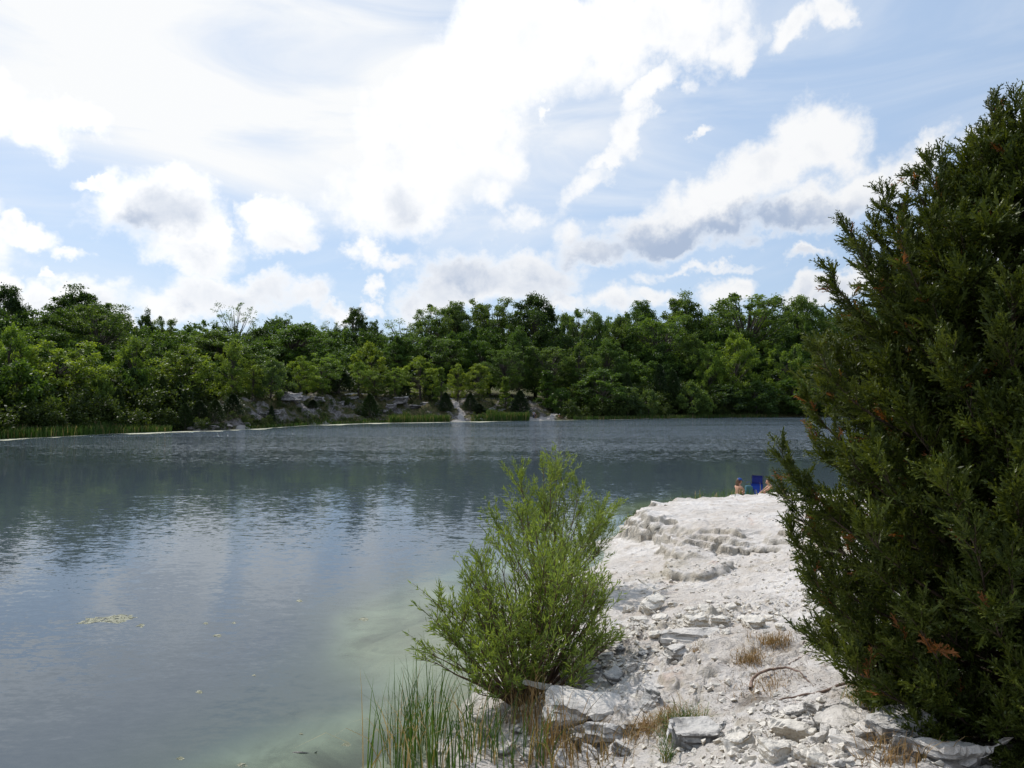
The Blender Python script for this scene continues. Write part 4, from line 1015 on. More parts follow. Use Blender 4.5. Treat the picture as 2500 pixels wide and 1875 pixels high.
# ------------------------------------------------------------------ the big near cedar
def cedar(base, seed=4):
    r = np.random.RandomState(seed)
    t = empty('cedar_tree', base, 'large dark green cedar with orange dead tips filling the right side', 'cedar')
    zb = base.z
    ZR = np.array([zb - .1, zb + .3, 2.06, 2.73, 3.4, 4.07, 4.58, 5.08, 5.6, 5.9, 6.2, 6.45, 6.6, 6.75, 6.95, 7.15]) - zb
    RR_ = np.array([1.0, 1.15, 1.22, 1.36, 1.44, 1.48, 1.40, 1.16, .86, .60, .36, .12, .08, .06, .05, .03])
    env = lambda z: np.interp(z, ZR, RR_)
    Ht = 6.66 - zb
    tr = np.stack([r.normal(size=9) * .03, r.normal(size=9) * .03, np.linspace(-.2, Ht * .97, 9)], -1)
    tv, tf = tubes([(tr, np.linspace(.13, .015, 9))], 8)
    np_mesh('trunk', tv, tf, M_BARK, t, smooth=True)
    paths = []; SC, SD, SU, SS, ST_ = [], [], [], [], []
    golden = 2.39996
    NB = 520
    for k in range(NB):
        u = (k + .5) / NB
        zt = .05 + u ** .95 * (Ht - .1)            # height reached by the tip
        ph = k * golden + r.normal() * .25
        jag = 1 + .09 * max(-2, min(1.6, r.normal()))
        if r.rand() < .10: jag *= 1.10
        Rr = max(.05, env(zt) * jag * (1 + .22 * float(vnoise(math.cos(ph) * 2.2 + 9, math.sin(ph) * 2.2, zt * 1.5))))
        if r.rand() < .22: Rr *= .6
        lift_ = (.55 + .5 * r.rand()) * Rr * .75
        z0 = max(.02, zt - lift_)
        p0 = np.array([0, 0, z0]); e = np.array([math.cos(ph) * Rr, math.sin(ph) * Rr, zt])
        m_ = np.array([math.cos(ph) * Rr * .62, math.sin(ph) * Rr * .62, z0 + (zt - z0) * .28])
        P = bez(p0, m_, e, 8) + np.cumsum(r.normal(size=(8, 3)) * .012, 0)
        paths.append((P, np.linspace(.010 + .010 * Rr, .0025, 8)))
        nsec = int(5 + Rr * 9)
        for q in range(nsec + 3):
            f = 1 - r.rand() * min(.78, .3 + .28 * Rr) if q >= 3 else (.985, .95, .9)[q]
            i = f * 7; i0 = min(int(i), 6); p = P[i0] + (P[i0 + 1] - P[i0]) * (i - i0); T = unit(P[i0 + 1] - P[i0])
            side = unit(r.normal(size=3)); d = unit(T * (1.0 if q >= 3 else 1.6) + side * .8 + [0, 0, .5])
            L = (.16 + .24 * r.rand()) * (1.15 - .35 * f)
            e2 = p + d * L
            paths.append((np.array([p, (p + e2) / 2 + [0, 0, .012], e2]), np.array([.004, .003, .0015])))
            dead = 1.0 if r.rand() < .010 else 0.0
            for w_ in range(5):
                g_ = (w_ + .4 + .5 * r.rand()) / 5
                SC.append(p + (e2 - p) * g_); SD.append(unit(d + r.normal(size=3) * .38 + [0, 0, .22])); SS.append((.10 + .15 * r.rand()) * (.8 if g_ > .8 else 1))
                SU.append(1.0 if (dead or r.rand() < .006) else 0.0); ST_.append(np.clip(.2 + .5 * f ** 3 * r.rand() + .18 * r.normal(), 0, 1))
    # long leaders that give the crown its ragged spires
    for (lx, ly, dy) in [(2290,385,-.1),(2245,425,.2),(2200,500,.0),(2310,430,.3),(2265,395,-.3),(2150,470,.2),(2070,545,.3),(2330,520,-.5),(2210,560,-.6),(2095,595,-.2),(2020,660,.1),(2130,555,.3),(2170,640,-.3),(2415,240,.05),(2400,330,-.2),(2470,232,.1),(2260,520,-.4),(1945,1135,-.1),(1930,1290,.1),(1905,1100,0),(2440,300,.2),(2085,760,.4),(2000,840,-.2),(1960,960,.2),(1905,1190,.3),(1990,1380,0)]:
        e = at(lx, ly, base.y + dy) - base; e = np.array(e[:])
        hd_ = np.array([e[0], e[1], 0.]); z0 = max(.4, e[2] - .95)
        p0 = np.array([e[0] * .25, e[1] * .25, z0])
        P = bez(p0, np.array([e[0] * .85, e[1] * .8, z0 + .30 * (e[2] - z0)]), e, 9) + np.cumsum(r.normal(size=(9, 3)) * .008, 0)
        paths.append((P, np.linspace(.016, .002, 9)))
        for q in range(44):
            f = .25 + .75 * (q + .5) / 44; i = f * 8; i0 = min(int(i), 7); p = P[i0] + (P[i0 + 1] - P[i0]) * (i - i0); T = unit(P[i0 + 1] - P[i0])
            d = unit(T * .9 + unit(r.normal(size=3)) * .9); L = (.20 * (1 - f) + .05) * (.6 + .8 * r.rand())
            e2 = p + d * L; paths.append((np.array([p, (p + e2) / 2, e2]), np.array([.003, .002, .001])))
            for w_ in range(3):
                SC.append(p + (e2 - p) * (w_ + .5) / 3); SD.append(unit(d + T * .5 + r.normal(size=3) * .3)); SS.append(.10 + .07 * r.rand()); SU.append(1.0 if r.rand() < .03 else 0.0); ST_.append(np.clip(.35 + .2 * r.normal(), 0, 1))
    V, Fq = tubes(paths, 4)
    np_mesh('branches', V, Fq, M_BARK, t, smooth=True)
    SC, SD, SS, SU, ST_ = map(np.array, (SC, SD, SS, SU, ST_))
    # template spray: feathery fan of scale-leaf twiglets
    def spray(sd):
        q = np.random.RandomState(sd); C, D_, L_ = [], [], []
        for i in range(9):
            a_ = .05 + .9 * i / 9
            sidev = (1 if i % 2 else -1)
            ang = R(34 + 16 * q.rand()); roll = q.normal() * .7
            d = np.array([math.cos(ang), sidev * math.sin(ang) * math.cos(roll), math.sin(ang) * math.sin(roll)])
            l = .42 * (1 - a_ * .55) * (.7 + .5 * q.rand())
            C.append([a_, 0, 0]); D_.append(d); L_.append(l)
            for j in range(2):
                b_ = np.array([a_, 0, 0]) + d * l * (.35 + .3 * j)
                dd = unit(d + q.normal(size=3) * .55 + [.3, 0, 0]); C.append(b_); D_.append(dd); L_.append(l * .5)
        C.append([0, 0, 0]); D_.append([1, 0, 0]); L_.append(1.08)
        C, D_, L_ = np.array(C), np.array(D_, float), np.array(L_)
        V, Fq = leaves(C, D_, L_, np.maximum(.055, L_ * .10) * 1.25, q, .5)
        return V, Fq
    T4 = [spray(s) for s in range(6)]
    Vs, Fs, Tt, Dt, o = [], [], [], [], 0
    for k in range(6):
        sel = np.arange(len(SC)) % 6 == k
        V, Fq = T4[k]; n = sel.sum()
        X_ = SD[sel]; Y_ = unit(np.cross(X_, r.normal(size=(n, 3)))); Z_ = np.cross(X_, Y_)
        P = SC[sel][:, None, :] + SS[sel][:, None, None] * (V[None, :, 0:1] * X_[:, None, :] + V[None, :, 1:2] * Y_[:, None, :] + V[None, :, 2:3] * Z_[:, None, :])
        m = len(Fq)
        Vs.append(P.reshape(-1, 3)); Fs.append((Fq[None] + (np.arange(n) * len(V))[:, None, None]).reshape(-1, 4) + o); o += n * len(V)
        Tt.append(np.repeat(ST_[sel], m)); Dt.append(np.repeat(SU[sel], m))
    Vs, Fs, Tt, Dt = np.concatenate(Vs), np.concatenate(Fs), np.concatenate(Tt), np.concatenate(Dt)
    Tt = np.clip(Tt + r.normal(size=len(Tt)) * .10, 0, 1)
    print('cedar sprays', len(SC), 'faces', len(Fs))
    g_ = Dt < .5
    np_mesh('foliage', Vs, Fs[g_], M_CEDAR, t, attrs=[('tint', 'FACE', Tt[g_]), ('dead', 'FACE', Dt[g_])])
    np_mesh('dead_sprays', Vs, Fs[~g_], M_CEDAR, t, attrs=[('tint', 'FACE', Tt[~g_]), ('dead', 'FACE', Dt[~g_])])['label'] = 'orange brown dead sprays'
cx = (2485 - CX) / F * 6.2
cedar(Vector((cx, 6.2, hz(cx, 6.2))))

# ------------------------------------------------------------------ cattails, grass tufts, roots
rc = np.random.RandomState(19)
def clump(name, px, py, z, n, h, spread, lean, width, m, dead, label, cat, group=None, droop=.2, bent=0):
    p = on_z(px, py, z); gz = hz(p.x, p.y)
    t = empty(name, Vector((p.x, p.y, max(gz, -.05))), label, cat, group)
    B = np.concatenate([rc.normal(size=(n, 2)) * spread, np.full((n, 1), -.05)], 1)
    for k in range(n): B[k, 2] = max(-.25, hz(p.x + B[k, 0], p.y + B[k, 1])) - max(gz, -.05) - .03
    H_ = h * (.5 + .55 * rc.rand(n))
    L_ = rc.normal(size=(n, 2)) * lean + B[:, :2] * .6
    blade_obj('foliage', B, H_, L_, width, rc, m, dead, droop, t)
    if bent:
        B2 = B[:bent]; H2 = h * (.55 + .3 * rc.rand(bent)); L2 = unit(rc.normal(size=(bent, 2))) * h * .45
        blade_obj('dead_leaves', B2, H2, L2, width * 1.2, rc, m, 1.0, .55, t)['label'] = 'pale bent dead blades'
    return t
CT = [(905,1900,.0,9,1.9,.06,.12,'few thin cattails leaning at the far left of the reeds'),(965,1830,.0,18,1.7,.08,.14,'tall slender cattails against the dark water'),(975,1900,.0,26,1.75,.10,.16,'thin cattails standing farthest out in the water'),(1060,1890,.02,46,1.55,.14,.18,'thick dark green cattail clump at the bottom left of the bank'),
      (1010,1840,.0,30,1.55,.12,.16,'cattail clump rising in front of the milky shallows'),(1120,1880,.05,60,1.25,.18,.16,'broad cattail clump below the nearest willow'),
      (1180,1840,.08,34,1.1,.14,.15,'cattails between the willow foot and the small stones'),(1240,1885,.15,34,1.05,.16,.14,'upright cattails at the bottom before the pale sand'),
      (1060,1780,.0,40,1.35,.16,.2,'cattail clump touching the willow branches on the left'),(1300,1880,.25,26,.95,.14,.13,'last green cattails next to the dry stalks')]
for (px, py, z, n, h, sp_, ln_, lb) in CT: clump('cattail_clump', px, py, z, int(n * .75), h, sp_, ln_, .016, M_REED, .12, lb, 'cattails', 'cattails at the bank foot', .12, 3)
for (px, py, z, n, h, sp_, lb) in [(1340,1870,.3,70,1.0,.14,'tall orange tan dry stalks left of the pale slab'),(1300,1800,.25,36,1.15,.07,'thin orange stalks rising over the left end of the pale slab'),(1410,1880,.45,70,.7,.2,'tawny dry grass under the dark slab edge'),
                               (1250,1760,.2,40,.9,.12,'dark green and tan grass at the willow foot'),(1480,1890,.6,60,.45,.18,'low mixed grass at the bottom beside the layered block')]:
    clump('dry_grass', px, py, z, n, h, sp_, .14, .010, M_DRY, .62, lb, 'dry grass', 'dry grass on the bank', .25)
def tuft(px, py, n, h, sp_, dead, lb, m=None, name='grass_tuft', droop=.35):
    p = on_ground(px, py)
    t = empty(name, p, lb, 'grass tuft', 'grass tufts on the chalk')
    B = np.concatenate([rc.normal(size=(n, 2)) * sp_, np.zeros((n, 1))], 1)
    for k in range(n): B[k, 2] = hz(p.x + B[k, 0], p.y + B[k, 1]) - p.z - .01
    blade_obj('foliage', B, h * (.4 + .7 * rc.rand(n)), rc.normal(size=(n, 2)) * h * .45, .006, rc, m or M_DRY, dead, droop, t)
tuft(1665, 1790, 420, .34, .10, .25, 'bushy green grass tuft right of the small dark upright stone', M_REED)
tuft(1625, 1770, 260, .26, .12, .8, 'brown dry tuft behind the bushy green one')
tuft(1565, 1785, 220, .22, .09, .7, 'reddish brown tuft left of the small dark upright stone')
tuft(1885, 1572, 260, .24, .12, .75, 'upper brown wispy tuft on its own little mound')
tuft(1830, 1615, 260, .20, .10, .8, 'lower brown tuft draped over the edge of the mound')
tuft(2130, 1720, 300, .36, .12, .55, 'green and rust coloured tuft under the cedar branches', M_REED)
tuft(1870, 1675, 200, .12, .18, .9, 'thin brown roots and grass hanging below the arched root')
tuft(1628, 1860, 60, .30, .03, .4, 'small yellow green stalks beside the layered dark block', M_REED)
tuft(1700, 1590, 60, .10, .05, .8, 'tiny dry tuft at the end of the smooth grey slab')
tuft(2175, 1850, 160, .28, .14, .9, 'rust brown grass among the outcrop stones below the cedar')
def root(name, pts_, rad, label, cat='root'):
    P = []
    for (px, py, up) in pts_:
        g_ = on_ground(px, py); P.append([g_.x, g_.y, g_.z + up])
    P = np.array(P); t = np.linspace(0, len(P) - 1, 26)
    Q = np.stack([np.interp(t, np.arange(len(P)), P[:, i]) for i in range(3)], -1)
    Q[1:-1] = (Q[:-2] + Q[1:-1] * 2 + Q[2:]) / 4
    Q += rc.normal(size=Q.shape) * .004
    V, Fq = tubes([(Q, np.linspace(rad, rad * .35, 26))], 6)
    o = np_mesh(name, V, Fq, M_ROOT, smooth=True); return tag(o, label, cat)
root('root', [(1832,1690,.02),(1838,1670,.06),(1870,1655,.07),(1920,1648,.07),(1955,1652,.04),(1975,1668,.0)], .020, 'arched brown root over the slope below the two brown tufts')
root('root', [(2150,1672,.03),(2100,1682,.04),(2060,1676,.03),(2020,1690,.015),(1960,1700,.01),(1900,1712,.0)], .020, 'long grey brown root running left from under the cedar')
root('twig', [(1925,1625,.01),(1955,1608,.01),(1985,1592,.015)], .007, 'short brown twig lying right of the lower brown tuft', 'twig')
root('twig', [(1960,1575,.01),(1995,1550,.01),(2010,1538,.02)], .006, 'thin slanting twig uphill of the short one', 'twig')
# fallen litter: fine twigs, one mass
Vt, Ft, o_ = [], [], 0
for (px, py, sx, sy, k) in [(1900,1600,.45,.5,330),(1870,1690,.35,.3,300),(1650,1780,.35,.3,260),(2200,1760,.5,.4,300),(1400,1640,.8,.6,520),(1350,1850,.8,.5,350),(1700,1640,1.3,.8,260),(2050,1700,.6,.5,200)]:
    c = on_ground(px, py)
    x_ = c.x + rc.normal(size=k) * sx; y_ = c.y + rc.normal(size=k) * sy; z_ = height(x_, y_) + .006
    a_ = rc.rand(k) * 6.28; l_ = .03 + .10 * rc.rand(k) ** 2
    C_ = np.stack([x_, y_, z_], -1); D_ = np.stack([np.cos(a_), np.sin(a_), rc.normal(size=k) * .35 + .2], -1)
    V, Fq = leaves(C_, D_, l_, .006, rc); Vt.append(V); Ft.append(Fq + o_); o_ += len(V)
lt = np_mesh('litter', np.concatenate(Vt), np.concatenate(Ft), plain('litter_brown', (.17, .12, .09), .9, .5, 30)); tag(lt, kind='stuff')
# short weeds at the water's edge behind the ledge
nb = 1500
x_ = rc.uniform(3.8, 13, nb); y_ = 27.9 + rc.normal(size=nb) * .45 + (x_ - 7) * .06
z_ = height(x_, y_); ok = (z_ > -.5)
B = np.stack([x_, y_, z_], -1)[ok]
wb = blade_obj('shore_weeds', B, .15 + .5 * rc.rand(len(B)) ** 2, rc.normal(size=(len(B), 2)) * .12, .022, rc, M_REED, .1); tag(wb, kind='stuff')

# ------------------------------------------------------------------ floating algae and the fish
def algae(outline, label, group=None, seed=0):
    r = np.random.RandomState(seed)
    P = [on_z(px, py, 0) for px, py in outline]
    bm = bmesh.new()
    n = len(P); c = sum((p.xy for p in P), Vector((0, 0))) / n
    pts_ = []
    for i in range(n):
        for k in range(4):
            p = P[i].xy.lerp(P[(i + 1) % n].xy, k / 4); d = (p - c)
            pts_.append(c + d * (1 + r.normal() * .10))
    vb = [bm.verts.new((p.x, p.y, -.004)) for p in pts_]
    vm = [bm.verts.new(((c + (p - c) * .78).x, (c + (p - c) * .78).y, .003 + .004 * r.rand())) for p in pts_]
    vc = bm.verts.new((c.x, c.y, .006))
    m = len(pts_)
    for i in range(m):
        j = (i + 1) % m
        bm.faces.new((vb[i], vb[j], vm[j], vm[i])); bm.faces.new((vm[i], vm[j], vc))
    bmesh.ops.recalc_face_normals(bm, faces=bm.faces[:])
    me = bpy.data.meshes.new('algae_mat'); bm.to_mesh(me); bm.free(); me.materials.append(M_ALG)
    return tag(link('algae_mat', me), label, 'algae mat', group)
M_ALG, t_ = mat('floating_algae')
pos_ = t_.add('ShaderNodeNewGeometry').outputs['Position']
nn_ = t_.noise(pos_, 16, 8, .75)
b_ = t_.add('ShaderNodeBsdfPrincipled', {'Base Color': t_.mix(t_.rng(nn_, .45, .62), (.17, .18, .10, 1), (.50, .49, .36, 1)), 'Roughness': .45, 'Specular IOR Level': .5})
t_.put(b_, 'Normal', t_.add('ShaderNodeBump', {'Height': nn_, 'Strength': 1.0, 'Distance': .05}))
tr_ = t_.add('ShaderNodeBsdfTransparent'); holes = t_.rng(t_.noise(pos_, 9, 7, .7), .40, .48)
finish(t_, t_.add('ShaderNodeMixShader', {0: holes, 1: tr_, 2: b_}))
algae([(176,1524),(205,1508),(262,1505),(300,1497),(350,1506),(318,1514),(288,1523),(240,1519),(200,1526)], 'largest pale floating algae mat on the open water at the left', seed=1)
algae([(328,1530),(345,1521),(357,1525),(345,1533)], 'small oval algae mat at the right tip of the largest one', seed=2)
for i, (px, py, s, lb) in enumerate([(502,1522,10,'algae speck right of the oval mat, first of two level with it'),(571,1521,8,'algae speck right of the oval mat, second of two level with it'),(530,1552,16,'faint algae patch below the two level specks'),
        (486,1690,14,'round algae patch alone in the middle of the lower water'),(888,1512,18,'algae patch at the edge of the milky water'),(590,1868,20,'bright frothy algae mat at the bottom edge'),
        (845,1818,18,'frothy algae mat over the green shallows'),(735,1792,8,'tiny algae mat left of the green shallows'),(440,1852,16,'stringy algae streak near the bottom edge'),(620,1649,8,'tiny algae speck above the lower water'),(1000,1862,26,'brownish algae mat at the foot of the cattails'),(730,1467,12,'yellowish algae patch highest toward the willow')]):
    s *= .75
    algae([(px - s, py + 1), (px - s * .3, py - s * .45), (px + s * .7, py - s * .3), (px + s, py + 2), (px + s * .2, py + s * .4)], lb, 'small algae mats on the lake', 10 + i)
p = on_z(735, 1838, 0); 
V, Fq = tubes([(np.array([[-.14, 0, 0], [-.09, .003, 0], [0, 0, 0], [.07, 0, 0], [.11, .004, 0], [.14, .01, 0], [.18, .02, 0]]), np.array([.004, .018, .026, .018, .008, .005, .003]))], 8)
tv = np.array([[.15, .01, 0], [.21, .02, .035], [.19, .02, 0], [.21, .02, -.035]])
V = np.concatenate([V, tv]); Fq = np.concatenate([Fq, [[len(V) - 4, len(V) - 3, len(V) - 2, len(V) - 1]]])
fish = np_mesh('fish', V, Fq, plain('fish_skin', (.04, .045, .04), .4), smooth=True); fish.location = (p.x, p.y, -.008)
fish.rotation_euler = (0, 0, R(-6)); tag(fish, 'small dark fish at the surface over the green shallows', 'fish')

# ------------------------------------------------------------------ people
M_SKIN = plain('skin', (.55, .30, .20), .55, .05, 6); M_SKIN2 = plain('skin_pale', (.50, .29, .20), .55, .05, 6)
def cloth(n, c, r=.8): return plain(n, c, r, .12, 12, .2)
def mid_joint(a, b, l1, l2, hint):
    d = b - a; L = min(d.length, (l1 + l2) * .999); u = d.normalized()
    k = (l1 * l1 - l2 * l2 + L * L) / (2 * L); h = math.sqrt(max(l1 * l1 - k * k, 0))
    hp = (hint - u * hint.dot(u)).normalized()
    return a + u * k + hp * h
def skin_mesh(verts, edges, rad, root, sub=2):
    me = bpy.data.meshes.new('tmp'); me.from_pydata([tuple(v) for v in verts], edges, [])
    o = bpy.data.objects.new('tmp', me); COL.objects.link(o)
    md = o.modifiers.new('s', 'SKIN'); md.use_smooth_shade = True
    for i, r_ in enumerate(rad):
        sv = me.skin_vertices[0].data[i]; sv.radius = r_ if isinstance(r_, tuple) else (r_, r_); sv.use_root = (i == root)
    ms = o.modifiers.new('d', 'SUBSURF'); ms.levels = sub; ms.render_levels = sub
    dg = bpy.context.evaluated_depsgraph_get(); dg.update()
    out_ = bpy.data.meshes.new_from_object(o.evaluated_get(dg))
    bpy.data.objects.remove(o); return out_
def person(loc, rz, label, pelvis, lean, look, hands, feet, S=1.0, skin=None, group=None, clothes=(), hair=((.05, .03, .02), .0), hatc=None, kneehint=None, elb=None):
    """pose in a local frame: x right of the body, y forward, z up; S = body scale"""
    skin = skin or M_SKIN
    Vv = lambda t: Vector(t)
    pel = Vv(pelvis); sp = Vv(lean).normalized()
    ch = pel + sp * .30 * S; nk = pel + sp * .50 * S; lk = Vv(look).normalized()
    hd = nk + (sp * .5 + Vector((0, 0, 1)) * .5).normalized() * .15 * S + lk * .035 * S
    right = Vector((1, 0, 0))
    vs = [pel, pel + sp * .15 * S, ch, pel + sp * .43 * S, nk, nk + (hd - nk) * .45, hd - Vector((0, 0, .04 * S)) + lk * .02 * S, hd + Vector((0, 0, .02 * S)), hd + Vector((0, 0, .085 * S)) - lk * .01 * S]
    rad = [(.15 * S, .11 * S), (.125 * S, .095 * S), (.145 * S, .105 * S), (.13 * S, .09 * S), (.06 * S, .06 * S), (.052 * S, .052 * S), (.068 * S, .085 * S), (.083 * S, .098 * S), (.062 * S, .075 * S)]
    ed = [(i, i + 1) for i in range(8)]
    jt = {}
    for sgn, key in ((-1, 0), (1, 1)):
        sh = pel + sp * .44 * S + right * sgn * .18 * S; hnd = Vv(hands[key]); hint = Vv((elb or [(-.6, -.3, -.6), (.6, -.3, -.6)])[key])
        dd_ = hnd - sh
        if dd_.length > .53 * S: hnd = sh + dd_.normalized() * .53 * S
        e = mid_joint(sh, hnd, .28 * S, .25 * S, hint)
        i0 = len(vs); vs += [sh, sh.lerp(e, .5), e, e.lerp(hnd, .5), hnd]; rad += [.058 * S, .048 * S, .040 * S, .036 * S, .027 * S]
        ed += [(3, i0), (i0, i0 + 1), (i0 + 1, i0 + 2), (i0 + 2, i0 + 3), (i0 + 3, i0 + 4)]
        fd_ = (hnd - e).normalized(); sd_ = fd_.cross(Vector((0, 0, 1)))
        sd_ = sd_.normalized() if sd_.length > .1 else Vector((1, 0, 0)); pal = hnd + fd_ * .06 * S
        i1 = len(vs); vs.append(pal); rad.append((.036 * S, .018 * S)); ed.append((i0 + 4, i1))
        for f_ in range(4):
            b0 = pal + sd_ * (f_ - 1.5) * .019 * S + fd_ * .02 * S; L_ = (.062, .075, .07, .055)[f_] * S
            j = len(vs); vs += [b0, b0 + fd_ * L_ * .5 - Vector((0, 0, .012 * S)), b0 + fd_ * L_ * .85 - Vector((0, 0, .035 * S))]; rad += [.009 * S, .008 * S, .007 * S]
            ed += [(i1, j), (j, j + 1), (j + 1, j + 2)]
        th = hnd + fd_ * .02 * S - sd_ * sgn * .03 * S; j = len(vs); vs += [th, th + fd_ * .045 * S - sd_ * sgn * .02 * S]; rad += [.011 * S, .009 * S]; ed += [(i0 + 4, j), (j, j + 1)]
        hp = pel + right * sgn * .09 * S - sp * .03 * S; ft = Vv(feet[key]); kh = Vv((kneehint or [(0, .7, .7)] * 2)[key])
        dd_ = ft - hp
        if dd_.length > .83 * S: ft = hp + dd_.normalized() * .83 * S
        kn = mid_joint(hp, ft, .43 * S, .41 * S, kh)
        fwd = Vector((sgn * .12, 1, 0)).normalized()
        i2 = len(vs); vs += [hp, hp.lerp(kn, .5), kn, kn.lerp(ft, .4), ft, ft + fwd * .09 * S - Vector((0, 0, .035 * S)), ft + fwd * .17 * S - Vector((0, 0, .045 * S))]
        rad += [.09 * S, .078 * S, .055 * S, .055 * S, .036 * S, (.042 * S, .030 * S), (.035 * S, .018 * S)]
        ed += [(0, i2)] + [(i2 + q, i2 + q + 1) for q in range(6)]
        jt[key] = (sh, e, hnd, hp, kn, ft)
    body = skin_mesh(vs, ed, rad, 0); body.name = 'person'
    # face: nose, ears
    bm = bmesh.new(); bm.from_mesh(body)
    hc = hd + Vector((0, 0, .02 * S)); lk2 = Vector((lk.x, lk.y, lk.z * .4)).normalized(); lr = lk2.cross(Vector((0, 0, 1))).normalized()
    def ball(c, sx, rot=None):
        M_ = Matrix.Translation(c) @ Matrix.Diagonal((*sx, 1)); bmesh.ops.create_uvsphere(bm, u_segments=8, v_segments=6, radius=1, matrix=M_)
    ball(hc + lk2 * .098 * S - Vector((0, 0, .015 * S)), (.013 * S, .017 * S, .024 * S))
    for q in (-1, 1): ball(hc + lr * q * .083 * S - lk2 * .005 * S, (.012 * S, .018 * S, .028 * S))
    bm.to_mesh(body); bm.free()
    for pl in body.polygons: pl.use_smooth = True
    body.materials.clear(); body.materials.append(skin)
    o = link('person', body); o.location = loc; o.rotation_euler = (0, 0, rz); tag(o, label, 'person', group)
    # eyes and mouth
    def small(nm, items, m):
        b2 = bmesh.new()
        for c, sx in items: bmesh.ops.create_uvsphere(b2, u_segments=8, v_segments=6, radius=1, matrix=Matrix.Translation(c) @ Matrix.Diagonal((*sx, 1)))
        me = bpy.data.meshes.new(nm); b2.to_mesh(me); b2.free(); me.materials.append(m); return link(nm, me, o)
    small('eyes', [(hc + lk2 * .086 * S + lr * q * .032 * S + Vector((0, 0, .008 * S)), (.009 * S,) * 3) for q in (-1, 1)], M_EYE)
    small('mouth', [(hc + lk2 * .088 * S - Vector((0, 0, .055 * S)), (.02 * S, .012 * S, .006 * S))], M_LIP)
    # hair
    hcol, hlen = hair
    b2 = bmesh.new()
    bmesh.ops.create_uvsphere(b2, u_segments=16, v_segments=12, radius=1, matrix=Matrix.Translation(hc + Vector((0, 0, .022 * S)) - lk2 * .018 * S) @ Matrix.Diagonal((.098 * S, .108 * S, .105 * S, 1)))
    bmesh.ops.delete(b2, geom=[v for v in b2.verts if (v.co - hc).dot(lk2) > .045 * S and v.co.z < hc.z + .075 * S], context='VERTS')
    if hlen > 0:
        for q in range(-3, 4):
            a_ = hc - lk2 * .085 * S + lr * q * .024 * S; n_ = 6
            prev = None
            for k in range(n_):
                c = a_ - Vector((0, 0, hlen * S * k / (n_ - 1))) - lk2 * .03 * S * math.sin(k * .6)
                r_ = .026 * S * (1 - .5 * k / n_)
                ring = [b2.verts.new(c + lr * math.cos(w_) * r_ + lk2 * math.sin(w_) * r_) for w_ in (0, 1.26, 2.51, 3.77, 5.03)]
                if prev:
                    for w_ in range(5): b2.faces.new((prev[w_], prev[(w_ + 1) % 5], ring[(w_ + 1) % 5], ring[w_]))
                prev = ring
    else:
        bmesh.ops.create_uvsphere(b2, u_segments=10, v_segments=8, radius=1, matrix=Matrix.Translation(hc - lk2 * .105 * S + Vector((0, 0, .05 * S))) @ Matrix.Diagonal((.035 * S, .035 * S, .035 * S, 1)))
    me = bpy.data.meshes.new('hair'); b2.to_mesh(me); b2.free()
    for pl in me.polygons: pl.use_smooth = True
    me.materials.append(plain('hair', hcol, .6, .3, 40)); link('hair', me, o)
    for kind, m in clothes:
        if kind == 'top':
            me = skin_mesh([vs[0] + sp * .06 * S, vs[1], vs[2], vs[3], pel + sp * .475 * S], [(0, 1), (1, 2), (2, 3), (3, 4)], [(.180 * S, .145 * S), (.160 * S, .135 * S), (.180 * S, .145 * S), (.155 * S, .125 * S), (.09 * S, .075 * S)], 1)
            nm = 'tank_top'
        elif kind == 'shirt':
            v_ = [vs[0], vs[1], vs[2], vs[3]]; e_ = [(0, 1), (1, 2), (2, 3)]; r_ = [(.162 * S, .125 * S), (.142 * S, .112 * S), (.160 * S, .12 * S), (.142 * S, .102 * S)]
            for k in (0, 1):
                sh, e = jt[k][0], jt[k][1]; j = len(v_); v_ += [sh, sh.lerp(e, .75)]; e_ += [(3, j), (j, j + 1)]; r_ += [.070 * S, .060 * S]
            me = skin_mesh(v_, e_, r_, 1); nm = 'shirt'
        else:
            fr_ = 1.0 if kind == 'trousers' else .62
            v_ = [vs[0] + sp * .04 * S, vs[0]]; e_ = [(0, 1)]; r_ = [(.16 * S, .122 * S), (.162 * S, .128 * S)]
            for k in (0, 1):
                hp, kn, ft = jt[k][3:]; j = len(v_); v_ += [hp, hp.lerp(kn, .6)]; e_ += [(1, j), (j, j + 1)]; r_ += [.102 * S, .086 * S]
                if fr_ == 1: v_ += [kn, kn.lerp(ft, .88)]; e_ += [(j + 1, j + 2), (j + 2, j + 3)]; r_ += [.068 * S, .055 * S]
            me = skin_mesh(v_, e_, r_, 1); nm = kind
        me.name = nm
        for pl in me.polygons: pl.use_smooth = True
        me.materials.clear(); me.materials.append(m); link(nm, me, o)
    if hatc is not None:
        b2 = bmesh.new()
        bmesh.ops.create_uvsphere(b2, u_segments=16, v_segments=10, radius=1, matrix=Matrix.Translation(hc + Vector((0, 0, .045 * S))) @ Matrix.Diagonal((.108 * S, .115 * S, .09 * S, 1)))
        bmesh.ops.delete(b2, geom=[v for v in b2.verts if v.co.z < hc.z + .045 * S], context='VERTS')
        me = bpy.data.meshes.new('cap'); b2.to_mesh(me); b2.free(); me.materials.append(hatc); cp = link('cap', me, o)
        b2 = bmesh.new(); c = hc + Vector((0, 0, .055 * S)) + lk2 * .10 * S
        top_, bot_ = [], []
        for k in range(9):
            a_ = math.pi * k / 8; q = c + lr * math.cos(a_) * .085 * S + lk2 * math.sin(a_) * .10 * S - Vector((0, 0, .022 * S * math.sin(a_)))
            top_.append(b2.verts.new(q)); bot_.append(b2.verts.new(q - Vector((0, 0, .008 * S))))
        b2.faces.new(top_); b2.faces.new(bot_[::-1])
        for k in range(9): b2.faces.new((top_[k], bot_[k], bot_[(k + 1) % 9], top_[(k + 1) % 9]))
